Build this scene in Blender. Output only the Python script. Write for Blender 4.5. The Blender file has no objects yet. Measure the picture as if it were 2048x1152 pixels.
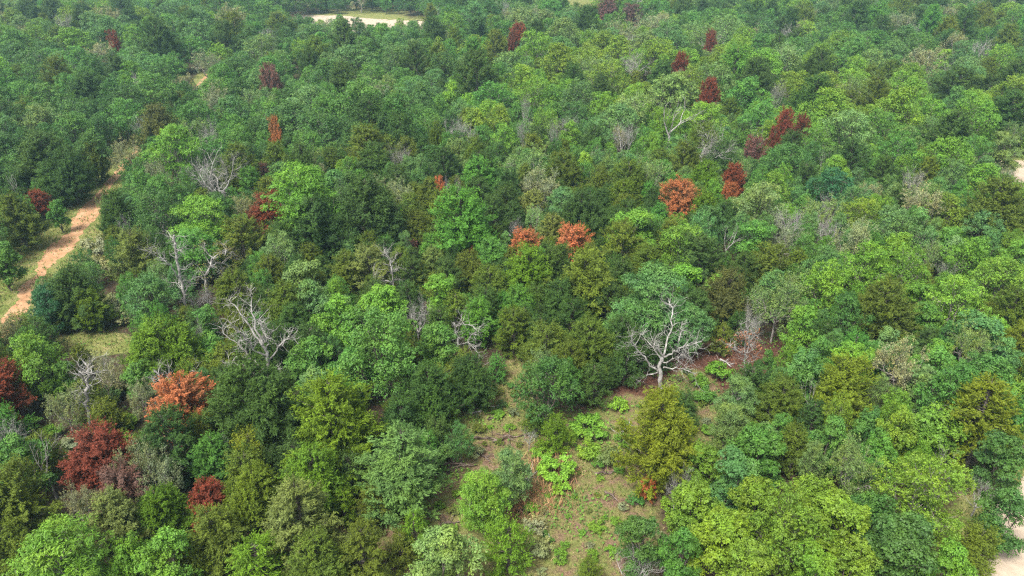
import bpy, math, random
import numpy as np
from mathutils import Vector

# ------------------------------------------------------------------ camera, sky, sun, exposure
sc = bpy.context.scene
H, PITCH, FOC = 32.0, math.radians(27.0), 1462.0          # FOC in pixels of the 2048 px wide photograph
cam_d = bpy.data.cameras.new('camera')
cam_d.sensor_width = 36.0
cam_d.lens = FOC / 2048 * 36.0
cam_d.clip_start, cam_d.clip_end = 0.5, 5000
cam = bpy.data.objects.new('camera', cam_d)
sc.collection.objects.link(cam)
cam.location = (0, 0, H)
cam.rotation_euler = (math.pi / 2 - PITCH, 0, 0)
sc.camera = cam

SUN_EL, SUN_AZ = math.radians(58), math.radians(215)       # azimuth clockwise from +Y: behind the camera, to the left
w = bpy.data.worlds.new('World'); sc.world = w; w.use_nodes = True
nt = w.node_tree
sky = nt.nodes.new('ShaderNodeTexSky'); sky.sky_type = 'NISHITA'; sky.sun_disc = False
sky.sun_elevation = SUN_EL; sky.sun_rotation = SUN_AZ
sky.air_density = 1.0; sky.dust_density = 5.0; sky.ozone_density = 1.0
hs = nt.nodes.new('ShaderNodeHueSaturation'); hs.inputs['Saturation'].default_value = .35      # an overcast sky is nearly white
nt.links.new(sky.outputs[0], hs.inputs['Color']); nt.links.new(hs.outputs[0], nt.nodes['Background'].inputs[0])
nt.nodes['Background'].inputs[1].default_value = 0.082
sun_d = bpy.data.lights.new('sun', 'SUN'); sun_d.energy = 1.45; sun_d.angle = math.radians(15); sun_d.color = (1.0, 0.96, 0.88)
sun = bpy.data.objects.new('sun', sun_d); sc.collection.objects.link(sun)
sdir = Vector((math.sin(SUN_AZ) * math.cos(SUN_EL), math.cos(SUN_AZ) * math.cos(SUN_EL), math.sin(SUN_EL)))
sun.rotation_euler = sdir.to_track_quat('Z', 'Y').to_euler()
sun.location = (0, -20, 80)
sc.view_settings.view_transform = 'Standard'; sc.view_settings.look = 'None'
sc.view_settings.exposure = 1.93; sc.view_settings.gamma = 1.0
sc.render.engine = 'CYCLES'
sc.cycles.max_bounces = 6; sc.cycles.diffuse_bounces = 2; sc.cycles.transmission_bounces = 3
sc.cycles.glossy_bounces = 1; sc.cycles.volume_bounces = 0
sc.cycles.use_adaptive_sampling = True
sc.cycles.filter_width = 1.3
sc.cycles.use_denoising = False
HAZE = 0.00036

# ------------------------------------------------------------------ helpers
SP, CP = math.sin(PITCH), math.cos(PITCH)
def at(px, py, z=0.0):
    """a point of the photograph, on the level z -> x, y, depth"""
    u, v = (px - 1024) / FOC, (py - 576) / FOC
    t = (H - z) / (SP + v * CP)
    return u * t, t * (CP - v * SP), t
def proj(x, y, z=0.0):
    x = np.asarray(x, float); y = np.asarray(y, float)
    dep = y * CP + (H - z) * SP
    dn = (H - z) * CP - y * SP
    dep = np.maximum(dep, 1e-3)
    return 1024 + FOC * x / dep, 576 + FOC * dn / dep, dep

class MB:
    def __init__(s): s.v = []; s.f = []; s.a = []; s.n = 0
    def add(s, v, f, a=None):
        v = np.asarray(v, float).reshape(-1, 3); f = np.asarray(f, int).reshape(-1, 4)
        s.v.append(v); s.f.append(f + s.n); s.n += len(v)
        s.a.append(np.full(len(v), 0.5) if a is None else np.asarray(a, float))
    def mesh(s, name, mat, smooth=False):
        me = bpy.data.meshes.new(name)
        V = np.vstack(s.v); F = np.vstack(s.f); A = np.concatenate(s.a)
        me.vertices.add(len(V)); me.vertices.foreach_set('co', V.ravel())
        me.loops.add(F.size); me.loops.foreach_set('vertex_index', F.ravel())
        me.polygons.add(len(F)); me.polygons.foreach_set('loop_start', np.arange(0, F.size, 4))
        me.polygons.foreach_set('use_smooth', np.full(len(F), smooth))
        at_ = me.attributes.new('v', 'FLOAT', 'POINT'); at_.data.foreach_set('value', A)
        me.update(calc_edges=True); me.materials.append(mat)
        return me

def unit(a): return a / np.maximum(np.linalg.norm(a, axis=-1, keepdims=True), 1e-9)

def leaves(mb, P, N, D, ln, wd, val):
    """rhombic folded leaf sprigs: centre P, normal N, long direction D"""
    n = len(P); N = unit(N); D = unit(D - N * np.sum(D * N, -1, keepdims=True)); S = np.cross(N, D)
    ln = np.broadcast_to(ln, (n,))[:, None]; wd = np.broadcast_to(wd, (n,))[:, None]
    a = P - D * ln * .5; b = P + S * wd * .5 - N * wd * .22 + D * ln * .05; c = P + D * ln * .5; d = P - S * wd * .5 - N * wd * .22 + D * ln * .05
    V = np.stack([a, b, c, d], 1).reshape(-1, 3)
    mb.add(V, np.arange(4 * n).reshape(-1, 4), np.repeat(val, 4))

def tube(mb, pts, rad, sides=5):
    pts = np.asarray(pts, float); rad = np.asarray(rad, float); n = len(pts)
    T = unit(np.gradient(pts, axis=0)); ref = np.array([0.31, 0.95, 0.05]) if abs(T[0][2]) > .7 else np.array([0, 0.1, 1.0])
    A = unit(np.cross(T, ref)); B = np.cross(T, A)
    th = np.linspace(0, 2 * math.pi, sides, endpoint=False)
    V = pts[:, None] + rad[:, None, None] * (A[:, None] * np.cos(th)[None, :, None] + B[:, None] * np.sin(th)[None, :, None])
    i, j = np.meshgrid(np.arange(n - 1), np.arange(sides), indexing='ij'); j2 = (j + 1) % sides
    F = np.stack([i * sides + j, i * sides + j2, (i + 1) * sides + j2, (i + 1) * sides + j], -1).reshape(-1, 4)
    mb.add(V.reshape(-1, 3), F)

def rvec(rng, n): return unit(rng.normal(size=(n, 3)))

def bend(rng, p, q, n=6, amp=.12):
    p = np.asarray(p, float); q = np.asarray(q, float); L = np.linalg.norm(q - p)
    t = np.linspace(0, 1, n)[:, None]; off = np.cumsum(rng.normal(size=(n, 3)), 0) * amp * L / n
    off -= off[0]; off = off - t * off[-1] * .8
    return p + (q - p) * t + off

# ------------------------------------------------------------------ materials
def newmat(name):
    m = bpy.data.materials.new(name); m.use_nodes = True; t = m.node_tree
    for n in list(t.nodes): t.nodes.remove(n)
    return m, t, t.nodes.new, t.links.new
def leafmat(name, spec, trans, ymul):
    m, t, N, L = newmat(name)
    out = N('ShaderNodeOutputMaterial'); pr = N('ShaderNodeBsdfPrincipled'); tr = N('ShaderNodeBsdfTranslucent'); mx = N('ShaderNodeMixShader')
    ti = N('ShaderNodeAttribute'); ti.attribute_type = 'INSTANCER'; ti.attribute_name = 'tint'
    v = N('ShaderNodeAttribute'); v.attribute_name = 'v'
    mr = N('ShaderNodeMapRange'); mr.inputs[3].default_value = .5; mr.inputs[4].default_value = 1.6; L(v.outputs['Fac'], mr.inputs[0])
    sc1 = N('ShaderNodeVectorMath'); sc1.operation = 'SCALE'; L(ti.outputs['Color'], sc1.inputs[0]); L(mr.outputs[0], sc1.inputs['Scale'])
    # patches of younger, yellower leaves
    tc = N('ShaderNodeTexCoord'); no = N('ShaderNodeTexNoise'); no.inputs['Scale'].default_value = .55; no.inputs['Detail'].default_value = 3
    oi = N('ShaderNodeObjectInfo'); ad = N('ShaderNodeVectorMath'); ad.operation = 'ADD'; L(tc.outputs['Object'], ad.inputs[0]); L(oi.outputs['Location'], ad.inputs[1]); L(ad.outputs[0], no.inputs['Vector'])
    m2 = N('ShaderNodeMapRange'); m2.inputs[1].default_value = .4; m2.inputs[2].default_value = .68; L(no.outputs['Fac'], m2.inputs[0])
    ye = N('ShaderNodeVectorMath'); ye.operation = 'MULTIPLY'; ye.inputs[1].default_value = ymul; L(sc1.outputs[0], ye.inputs[0])
    mc = N('ShaderNodeMix'); mc.data_type = 'VECTOR'; L(m2.outputs[0], mc.inputs[0]); L(sc1.outputs[0], mc.inputs[4]); L(ye.outputs[0], mc.inputs[5])
    L(mc.outputs[1], pr.inputs['Base Color']); pr.inputs['Roughness'].default_value = .55; pr.inputs['Specular IOR Level'].default_value = spec
    tg = N('ShaderNodeVectorMath'); tg.operation = 'MULTIPLY'; tg.inputs[1].default_value = (1.25, 1.3, .55); L(mc.outputs[1], tg.inputs[0]); L(tg.outputs[0], tr.inputs[0])
    mx.inputs[0].default_value = trans; L(pr.outputs[0], mx.inputs[1]); L(tr.outputs[0], mx.inputs[2]); L(mx.outputs[0], out.inputs[0])
    return m
M_LEAF = leafmat('broad_leaf', .35, .22, (1.34, 1.13, .75))
M_NEEDLE = leafmat('cedar_foliage', .15, .18, (1.2, 1.14, .8))
M_RUST = leafmat('withered_cedar_foliage', .1, .15, (.76, .98, 1.1))
def barkmat(name, c1, c2, scale=3.0):
    m, t, N, L = newmat(name)
    out = N('ShaderNodeOutputMaterial'); pr = N('ShaderNodeBsdfPrincipled'); tc = N('ShaderNodeTexCoord'); no = N('ShaderNodeTexNoise')
    no.inputs['Scale'].default_value = scale; no.inputs['Detail'].default_value = 6; L(tc.outputs['Object'], no.inputs['Vector'])
    cr = N('ShaderNodeValToRGB'); cr.color_ramp.elements[0].position = .38; cr.color_ramp.elements[1].position = .62
    cr.color_ramp.elements[0].color = (*c1, 1); cr.color_ramp.elements[1].color = (*c2, 1)
    L(no.outputs['Fac'], cr.inputs[0]); L(cr.outputs[0], pr.inputs['Base Color']); pr.inputs['Roughness'].default_value = .9
    pr.inputs['Specular IOR Level'].default_value = .1
    L(pr.outputs[0], out.inputs[0]); return m
M_BARK = barkmat('bark', (.07, .055, .045), (.17, .15, .13))
M_PALE = barkmat('pale_limb_bark', (.16, .14, .12), (.34, .31, .28))
M_DEAD = barkmat('bleached_wood', (.175, .163, .147), (.39, .375, .35), 2.2)
M_DARKWOOD = barkmat('rotting_wood', (.05, .035, .028), (.19, .145, .12), 2.5)

# ------------------------------------------------------------------ tree shapes (each built once, real size, base at the origin)
def proto(name, crown, crown_mat, trunk, trunk_mat, R, h):
    return dict(crown=crown.mesh(name + '_crown', crown_mat) if crown else None, trunk=trunk.mesh(name + '_trunk', trunk_mat, True), R=R, h=h, users=[])

def clump(rng, mb, c, r, n, lw, squash=.7, up=.55, droop=0.0):
    d = rvec(rng, n); d[:, 2] = np.where(d[:, 2] < -.25, -d[:, 2] * .8, d[:, 2])
    d = unit(d); rr = r * (0.62 + .5 * rng.random(n) ** .7)
    if n >= 24:      # leaves sit in small rosettes
        m = max(6, n // 5); pick = rng.integers(0, m, n); d = d[pick]; rr = rr[pick]
    P = c + d * rr[:, None] * np.array([1, 1, squash]) + rng.normal(size=(n, 3)) * lw[0] * .38
    Nn = d + np.array([0, 0, up]) + rng.normal(size=(n, 3)) * .45
    D = d + rng.normal(size=(n, 3)) * .8 + np.array([0, 0, -droop])
    cv = rng.random()
    tv = rng.random(64)[pick % 64] if n >= 24 else rng.random(n)
    val = np.clip(.3 * cv + .35 * tv + .35 * rng.random(n), 0, 1)
    s = .7 + .6 * rng.random(n)
    leaves(mb, P, Nn, D, lw[0] * s, lw[1] * s, val)

def make_oak(seed, R=4.0, h=8.5, lobes=11, per=13, nleaf=165, lw=(.172, .112), squash=.8, flat=.9, crown_low=.14, name='broadleaf', cl=(.36, .68), droop=0., bark=None):
    rng = np.random.default_rng(seed); mb = MB(); tb = MB()
    zc = h * (1 + crown_low) / 2; hz = h * (1 - crown_low) / 2
    L = []
    n_low = int(round(lobes * .38)); n_mid = int(round(lobes * .36))
    for i in range(lobes):
        if i < n_low:
            a = 2 * math.pi * (i + rng.uniform(-.3, .3)) / n_low; rad = R * rng.uniform(.4, .6); z = zc + hz * rng.uniform(-.68, -.4)
        elif i < n_low + n_mid:
            a = 2 * math.pi * (i + .5 + rng.uniform(-.3, .3)) / n_mid; rad = R * rng.uniform(.46, .62); z = zc + hz * rng.uniform(-.15, .2)
        else:
            a = 2 * math.pi * (i + rng.uniform(-.3, .3)) / max(1, lobes - n_low - n_mid); rad = R * rng.uniform(.08, .36); z = zc + hz * rng.uniform(.35, .62)
        L.append((np.array([rad * math.cos(a), rad * math.sin(a), z]), R * rng.uniform(.3, .46)))
    base = np.array([0, 0, h * crown_low * .9])
    tr = .05 * h * rng.uniform(.38, .52)
    lean = rng.normal(size=3) * .25; lean[2] = 0
    tube(tb, bend(rng, (0, 0, -.3), base + lean, 6, .1), np.linspace(tr * 1.35, tr * .9, 6), 7)
    centre = np.array([0, 0, zc - hz * .3])
    for c, lr in L:
        limb = bend(rng, base + lean, c, 8, .25)
        tube(tb, limb, np.linspace(tr * .62, tr * .16, 8), 5)
        k = 0
        while k < per:
            d = rvec(rng, 1)[0]
            if d[2] < -.45: continue
            p = c + d * lr * np.array([1, 1, flat]) * rng.uniform(.82, 1.08)
            if any(np.linalg.norm((p - c2) / np.array([1, 1, flat])) < l2 * .72 for c2, l2 in L): 
                if rng.random() < .8: k += .34; continue
            k += 1
            r = rng.uniform(*cl) * R / 4
            clump(rng, mb, p, r, int(nleaf * (r / (.68 * R / 4)) ** 2), lw, squash, droop=droop)
            q = limb[rng.integers(4, 8)]
            tube(tb, bend(rng, q, p, 4, .3), np.linspace(tr * .16, tr * .04, 4), 3)
    n = int(nleaf * lobes * 2.2)       # loose inner foliage
    c = np.array([L[i][0] for i in rng.integers(0, lobes, n)]); d = rvec(rng, n)
    leaves(mb, c + d * rng.random((n, 1)) ** .5 * R * .36, rvec(rng, n) + [0, 0, .6], rvec(rng, n), lw[0], lw[1], rng.random(n))
    return proto(name, mb, M_LEAF, tb, bark or M_BARK, R, h)

def cone_foliage(rng, mb, tb, p0, R, h, nb, sprays, blades, bl, z0=.03, prof=.75, lean=(0, 0)):
    ang = rng.uniform(0, 6.28); ph = rng.uniform(0, 6.28, 4)
    for i in range(nb):
        f = z0 + (1 - z0) * ((i + rng.random()) / nb) ** 1.1
        ang += 2.4 + rng.uniform(-.5, .5)
        prf = (1 - f) ** prof * (min(1, .72 + f * 1.4)) * 1.06
        lump = 1 + .22 * math.sin(2 * ang + ph[0] + 5 * f) + .2 * math.sin(3 * ang + ph[1] - 9 * f)
        Ln = R * prf * lump * rng.uniform(.78, 1.15) + .18
        el = .25 + .75 * f + rng.uniform(-.15, .15)
        d = np.array([math.cos(ang), math.sin(ang), math.tan(min(el, 1.2)) * .42])
        s = p0 + np.array([lean[0] * f, lean[1] * f, f * h * .93])
        k = 5; t = np.linspace(0, 1, k)[:, None]
        pts = s + d * t * Ln + np.array([0, 0, .16]) * Ln * t ** 2 + np.cumsum(rng.normal(size=(k, 3)), 0) * .025 * Ln
        pts[:, 2] = np.maximum(pts[:, 2], .12)
        tube(tb, pts, np.linspace(.035, .008, k), 3)
        ns = max(3, int(sprays * (Ln / R + .25)))
        tt = 1 - rng.random(ns) ** 1.5 * .75
        cs = pts[0] + (pts[-1] - pts[0]) * tt[:, None] + np.array([0, 0, .1]) * Ln * (tt[:, None] ** 2 - tt[:, None])
        out = unit(np.array([d[0], d[1], .45]))
        side = rvec(rng, ns); sd = unit(out * 1.0 + side * .7 + np.array([0, 0, .35]))
        sl = rng.uniform(.35, .75, ns)
        b = blades
        q = rng.random((ns, b))
        C = cs[:, None] + sd[:, None] * (q * sl[:, None])[..., None] + rng.normal(size=(ns, b, 3)) * (.075 - .05 * q[..., None])
        Dv = sd[:, None] * 1.0 + rng.normal(size=(ns, b, 3)) * .24
        Nn = rng.normal(size=(ns, b, 3)) * .55 + np.array([0, 0, .8]) + out * .5
        val = np.clip(.4 * rng.random((ns, 1)) + .2 * rng.random() + .4 * rng.random((ns, b)), 0, 1)
        sz = rng.uniform(.7, 1.3, ns * b)
        leaves(mb, C.reshape(-1, 3), Nn.reshape(-1, 3), Dv.reshape(-1, 3), bl[0] * sz, bl[1] * sz, val.ravel())

def make_cedar(seed, R=2.3, h=6.4, nb=125, sprays=17, blades=11, bl=(.20, .055), leaders=2, name='cedar', prof=.72, z0=.03):
    rng = np.random.default_rng(seed); mb = MB(); tb = MB()
    tube(tb, bend(rng, (0, 0, -.3), (0, 0, h * .97), 9, .05), np.linspace(.15, .02, 9), 6)
    cone_foliage(rng, mb, tb, np.zeros(3), R, h, nb, sprays, blades, bl, z0, prof)
    for k in range(leaders):
        a = rng.uniform(0, 6.28); rr = R * rng.uniform(.3, .5); hh = h * rng.uniform(.66, .86)
        p = np.array([math.cos(a) * rr, math.sin(a) * rr, h * .08])
        tube(tb, bend(rng, (0, 0, h * .12), p + [0, 0, hh * .9], 7, .1), np.linspace(.08, .015, 7), 4)
        cone_foliage(rng, mb, tb, p, R * .62, hh - h * .08, int(nb * .45), sprays, blades, bl, .25, prof)
    return proto(name, mb, M_RUST if name == 'dead_cedar' else M_NEEDLE, tb, M_BARK, R, h)

def grow(rng, tb, p, d, L, r, depth, P, tips):
    n = 6; pts = [p]; dd = d.copy()
    for i in range(n - 1):
        dd = unit(dd + rng.normal(size=3) * P['gnarl'] + np.array([0, 0, P['up']]))
        pts.append(pts[-1] + dd * L / (n - 1))
    pts = np.array(pts); r1 = r * P['taper']
    if depth == 0: r1 = r * .35
    tube(tb, pts, np.linspace(r, r1, n), 6 if r > .06 else (4 if r > .025 else 3))
    if depth == 0:
        tips.append((pts[-1], dd)); tips.append((pts[3], dd)); return
    k = rng.integers(P['kids'][0], P['kids'][1] + 1)
    for i in range(k):
        side = rvec(rng, 1)[0]; side = unit(side - dd * np.dot(side, dd)); side[2] *= P.get('vz', .8)
        at_ = n - 1 if i < 2 else int(rng.integers(2, n - 1))
        nd = unit(dd * rng.uniform(.6, 1.1) + side * rng.uniform(.5, 1.0) * P['spread'])
        sc_ = rng.uniform(.55, .88)
        grow(rng, tb, pts[at_], nd, L * sc_, r1 * (.85 if i == 0 else rng.uniform(.45, .7)), depth - 1, P, tips)

def make_bare(seed, h=7.0, spread=1.0, depth=5, r=.16, kids=(2, 4), gnarl=.16, up=.05, trunk=.3, lean=(0, 0), taper=.72, first=4, name='bare_tree', mat=None, leafy=0, lw=(.22, .13), lf=M_LEAF):
    rng = np.random.default_rng(seed); tb = MB(); tips = []
    P = dict(kids=kids, gnarl=gnarl, up=up, spread=spread, taper=taper)
    t0 = np.array([lean[0] * .4, lean[1] * .4, h * trunk])
    tube(tb, bend(rng, (0, 0, -.3), t0, 6, .12), np.linspace(r * 1.25, r * .95, 6), 7)
    for i in range(first):
        a = 6.283 * (i + rng.uniform(-.3, .3)) / first
        d = unit(np.array([math.cos(a) * spread * .8 + lean[0] * .15, math.sin(a) * spread * .8 + lean[1] * .15, rng.uniform(.5, 1.2)]))
        grow(rng, tb, t0 - [0, 0, rng.uniform(0, .12) * h * trunk], d, h * .30, r * rng.uniform(.5, .75), depth - 1, P, tips)
    V = np.vstack(tb.v); zmax = np.percentile(V[:, 2], 99.5); Rm = np.percentile(np.hypot(V[:, 0], V[:, 1]), 97)
    for i in range(len(tb.v)):
        tb.v[i] = tb.v[i] * np.array([1, 1, h / zmax])
    mb = None
    if leafy:
        mb = MB()
        for (p, d) in tips:
            p = p * np.array([1, 1, h / zmax])
            if rng.random() < leafy[0]:
                n = int(rng.integers(leafy[1] // 2, leafy[1] + 1)); rr = leafy[2]
                o = rng.normal(size=(n, 3)) * rr * .5 * np.array([1, 1, .6])
                leaves(mb, p + o, rng.normal(size=(n, 3)) * .5 + [0, 0, .9], rng.normal(size=(n, 3)) + d, lw[0] * rng.uniform(.6, 1.3, n), lw[1] * rng.uniform(.6, 1.3, n), np.clip(.5 * rng.random() + .5 * rng.random(n), 0, 1))
    return proto(name, mb, lf, tb, mat or M_DEAD, Rm, h)

def make_shrub(seed, R=1.0, h=1.1, nc=24, nl=75, lw=(.12, .08), name='shrub'):
    rng = np.random.default_rng(seed); mb = MB(); tb = MB()
    for i in range(nc):
        a = rng.uniform(0, 6.28); q = math.sqrt(rng.random()) * R * .85
        p = np.array([q * math.cos(a), q * math.sin(a), h * rng.uniform(.35, .85) * (1 - .5 * (q / R) ** 2)])
        tube(tb, bend(rng, (p[0] * .2, p[1] * .2, -.05), p, 4, .2), np.linspace(.022, .008, 4), 3)
        clump(rng, mb, p, R * rng.uniform(.13, .28), nl, lw, .75)
    return proto(name, mb, M_LEAF, tb, M_BARK, R, h)

PR = {
 'O': [make_oak(11), make_oak(12, lobes=13, per=11, bark=M_PALE), make_oak(13, lobes=9, per=15), make_oak(14, lobes=14, per=10, h=9, bark=M_PALE), make_oak(15, lobes=11, per=12, crown_low=.08), make_oak(16, lobes=15, per=9, bark=M_PALE), make_oak(17, lobes=9, per=16, h=8), make_oak(18, lobes=12, per=12, cl=(.3, .6))],
 'o': [make_oak(s_, R=2.2, h=h_, lobes=l_, per=p_, nleaf=110, lw=(.158, .105), crown_low=.08, cl=(.55, .95)) for s_, h_, l_, p_ in ((21, 6, 8, 10), (22, 6.2, 9, 9), (23, 5.6, 7, 11), (24, 6, 10, 8), (25, 5.8, 9, 10))],
 'E': [make_oak(s_, R=2.5, h=6, lobes=l_, per=p_, nleaf=95, lw=(.19, .06), squash=.5, flat=.85, crown_low=.1, name='feathery', cl=(.5, .95), droop=.25, bark=M_PALE) for s_, l_, p_ in ((31, 13, 14), (32, 11, 15), (33, 15, 12))],
 'W': [make_bare(41, h=6.5, spread=1.2, depth=5, r=.15, kids=(3, 4), up=.03, mat=M_PALE, leafy=(.75, 9, .3), name='sparse_tree'), make_bare(42, h=6.2, spread=1.35, depth=5, r=.15, kids=(3, 4), up=.01, mat=M_PALE, leafy=(.85, 10, .32), name='sparse_tree'), make_bare(43, h=6.8, spread=1.1, depth=5, r=.15, kids=(3, 4), up=.05, mat=M_PALE, leafy=(.65, 10, .3), name='sparse_tree')],
 'C': [make_cedar(51), make_cedar(52, leaders=3), make_cedar(53, leaders=1, prof=.85), make_cedar(54, leaders=2, prof=.68), make_cedar(55, leaders=3, prof=.68, R=2.5), make_cedar(56, leaders=0, prof=.6, nb=130), make_cedar(57, leaders=4, prof=.7, R=2.6, h=6)],
 'c': [make_cedar(61, R=1.3, h=3.8, nb=75, sprays=11, blades=10, bl=(.16, .05), leaders=0, prof=.85), make_cedar(62, R=1.3, h=3.4, nb=75, sprays=11, blades=10, bl=(.16, .05), leaders=1, prof=.7), make_cedar(63, R=1.35, h=4.2, nb=80, sprays=9, blades=8, leaders=1, prof=.62)],
 'R': [make_cedar(71, R=2.0, h=5.2, nb=105, sprays=18, blades=12, bl=(.2, .055), leaders=1, prof=.5, name='dead_cedar', z0=.12), make_cedar(72, R=2.0, h=5.4, nb=95, sprays=18, blades=12, bl=(.2, .055), leaders=2, prof=.5, name='dead_cedar', z0=.1), make_cedar(73, R=2.0, h=5.6, nb=95, sprays=17, blades=12, bl=(.2, .055), leaders=1, prof=.5, name='dead_cedar', z0=.1)],
 'B': [make_bare(81, h=6.5, spread=1.1, depth=5, r=.13, kids=(3, 5), first=5), make_bare(82, h=6.5, spread=1.3, depth=5, r=.14, up=.0, kids=(3, 5), first=5), make_bare(83, h=7, spread=.8, depth=5, r=.13, up=.1, kids=(3, 5)), make_bare(84, h=6, spread=1.0, depth=5, r=.12, kids=(3, 4), gnarl=.22, first=6), make_bare(85, h=7, spread=.7, depth=4, r=.15, kids=(2, 3), trunk=.5, first=3)],
 'S': [make_shrub(91), make_shrub(92, nc=30), make_shrub(93, R=1.1, nc=20), make_shrub(94, h=.8, nc=26)],
}

TINT = {'g': (0.066, 0.178, 0.03), 'd': (.046, .124, .024), 'b': (.074, .178, .050), 'p': (.112, .205, .060), 'v': (.098, .225, .024), 'y': (.108, .205, .020), 'V': (.125, .26, .026), 'o': (0.08, 0.122, 0.018), 'k': (.042, .088, .020), 'G': (.122, .172, .018), 'q': (.115, .158, .042), 'n': (.34, .12, .048), 'r': (.155, .042, .022), 'm': (.135, .066, .050), 't': (.030, .115, .040), 'h': (0.08, 0.09, 0.024), 'w': (.155, .195, .10)}
CW = {'g': 'mid-green', 'd': 'dark green', 'b': 'bluish green', 'p': 'pale green', 'v': 'bright green', 'y': 'yellow-green', 'V': 'lime green', 'o': 'olive green',
      'k': 'dark olive', 'G': 'golden olive', 'q': 'pale olive', 'n': 'burnt orange', 'r': 'rust red', 'm': 'faded maroon', 't': 'dark teal green', 'h': 'brownish olive', 'w': 'silvery green'}

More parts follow.
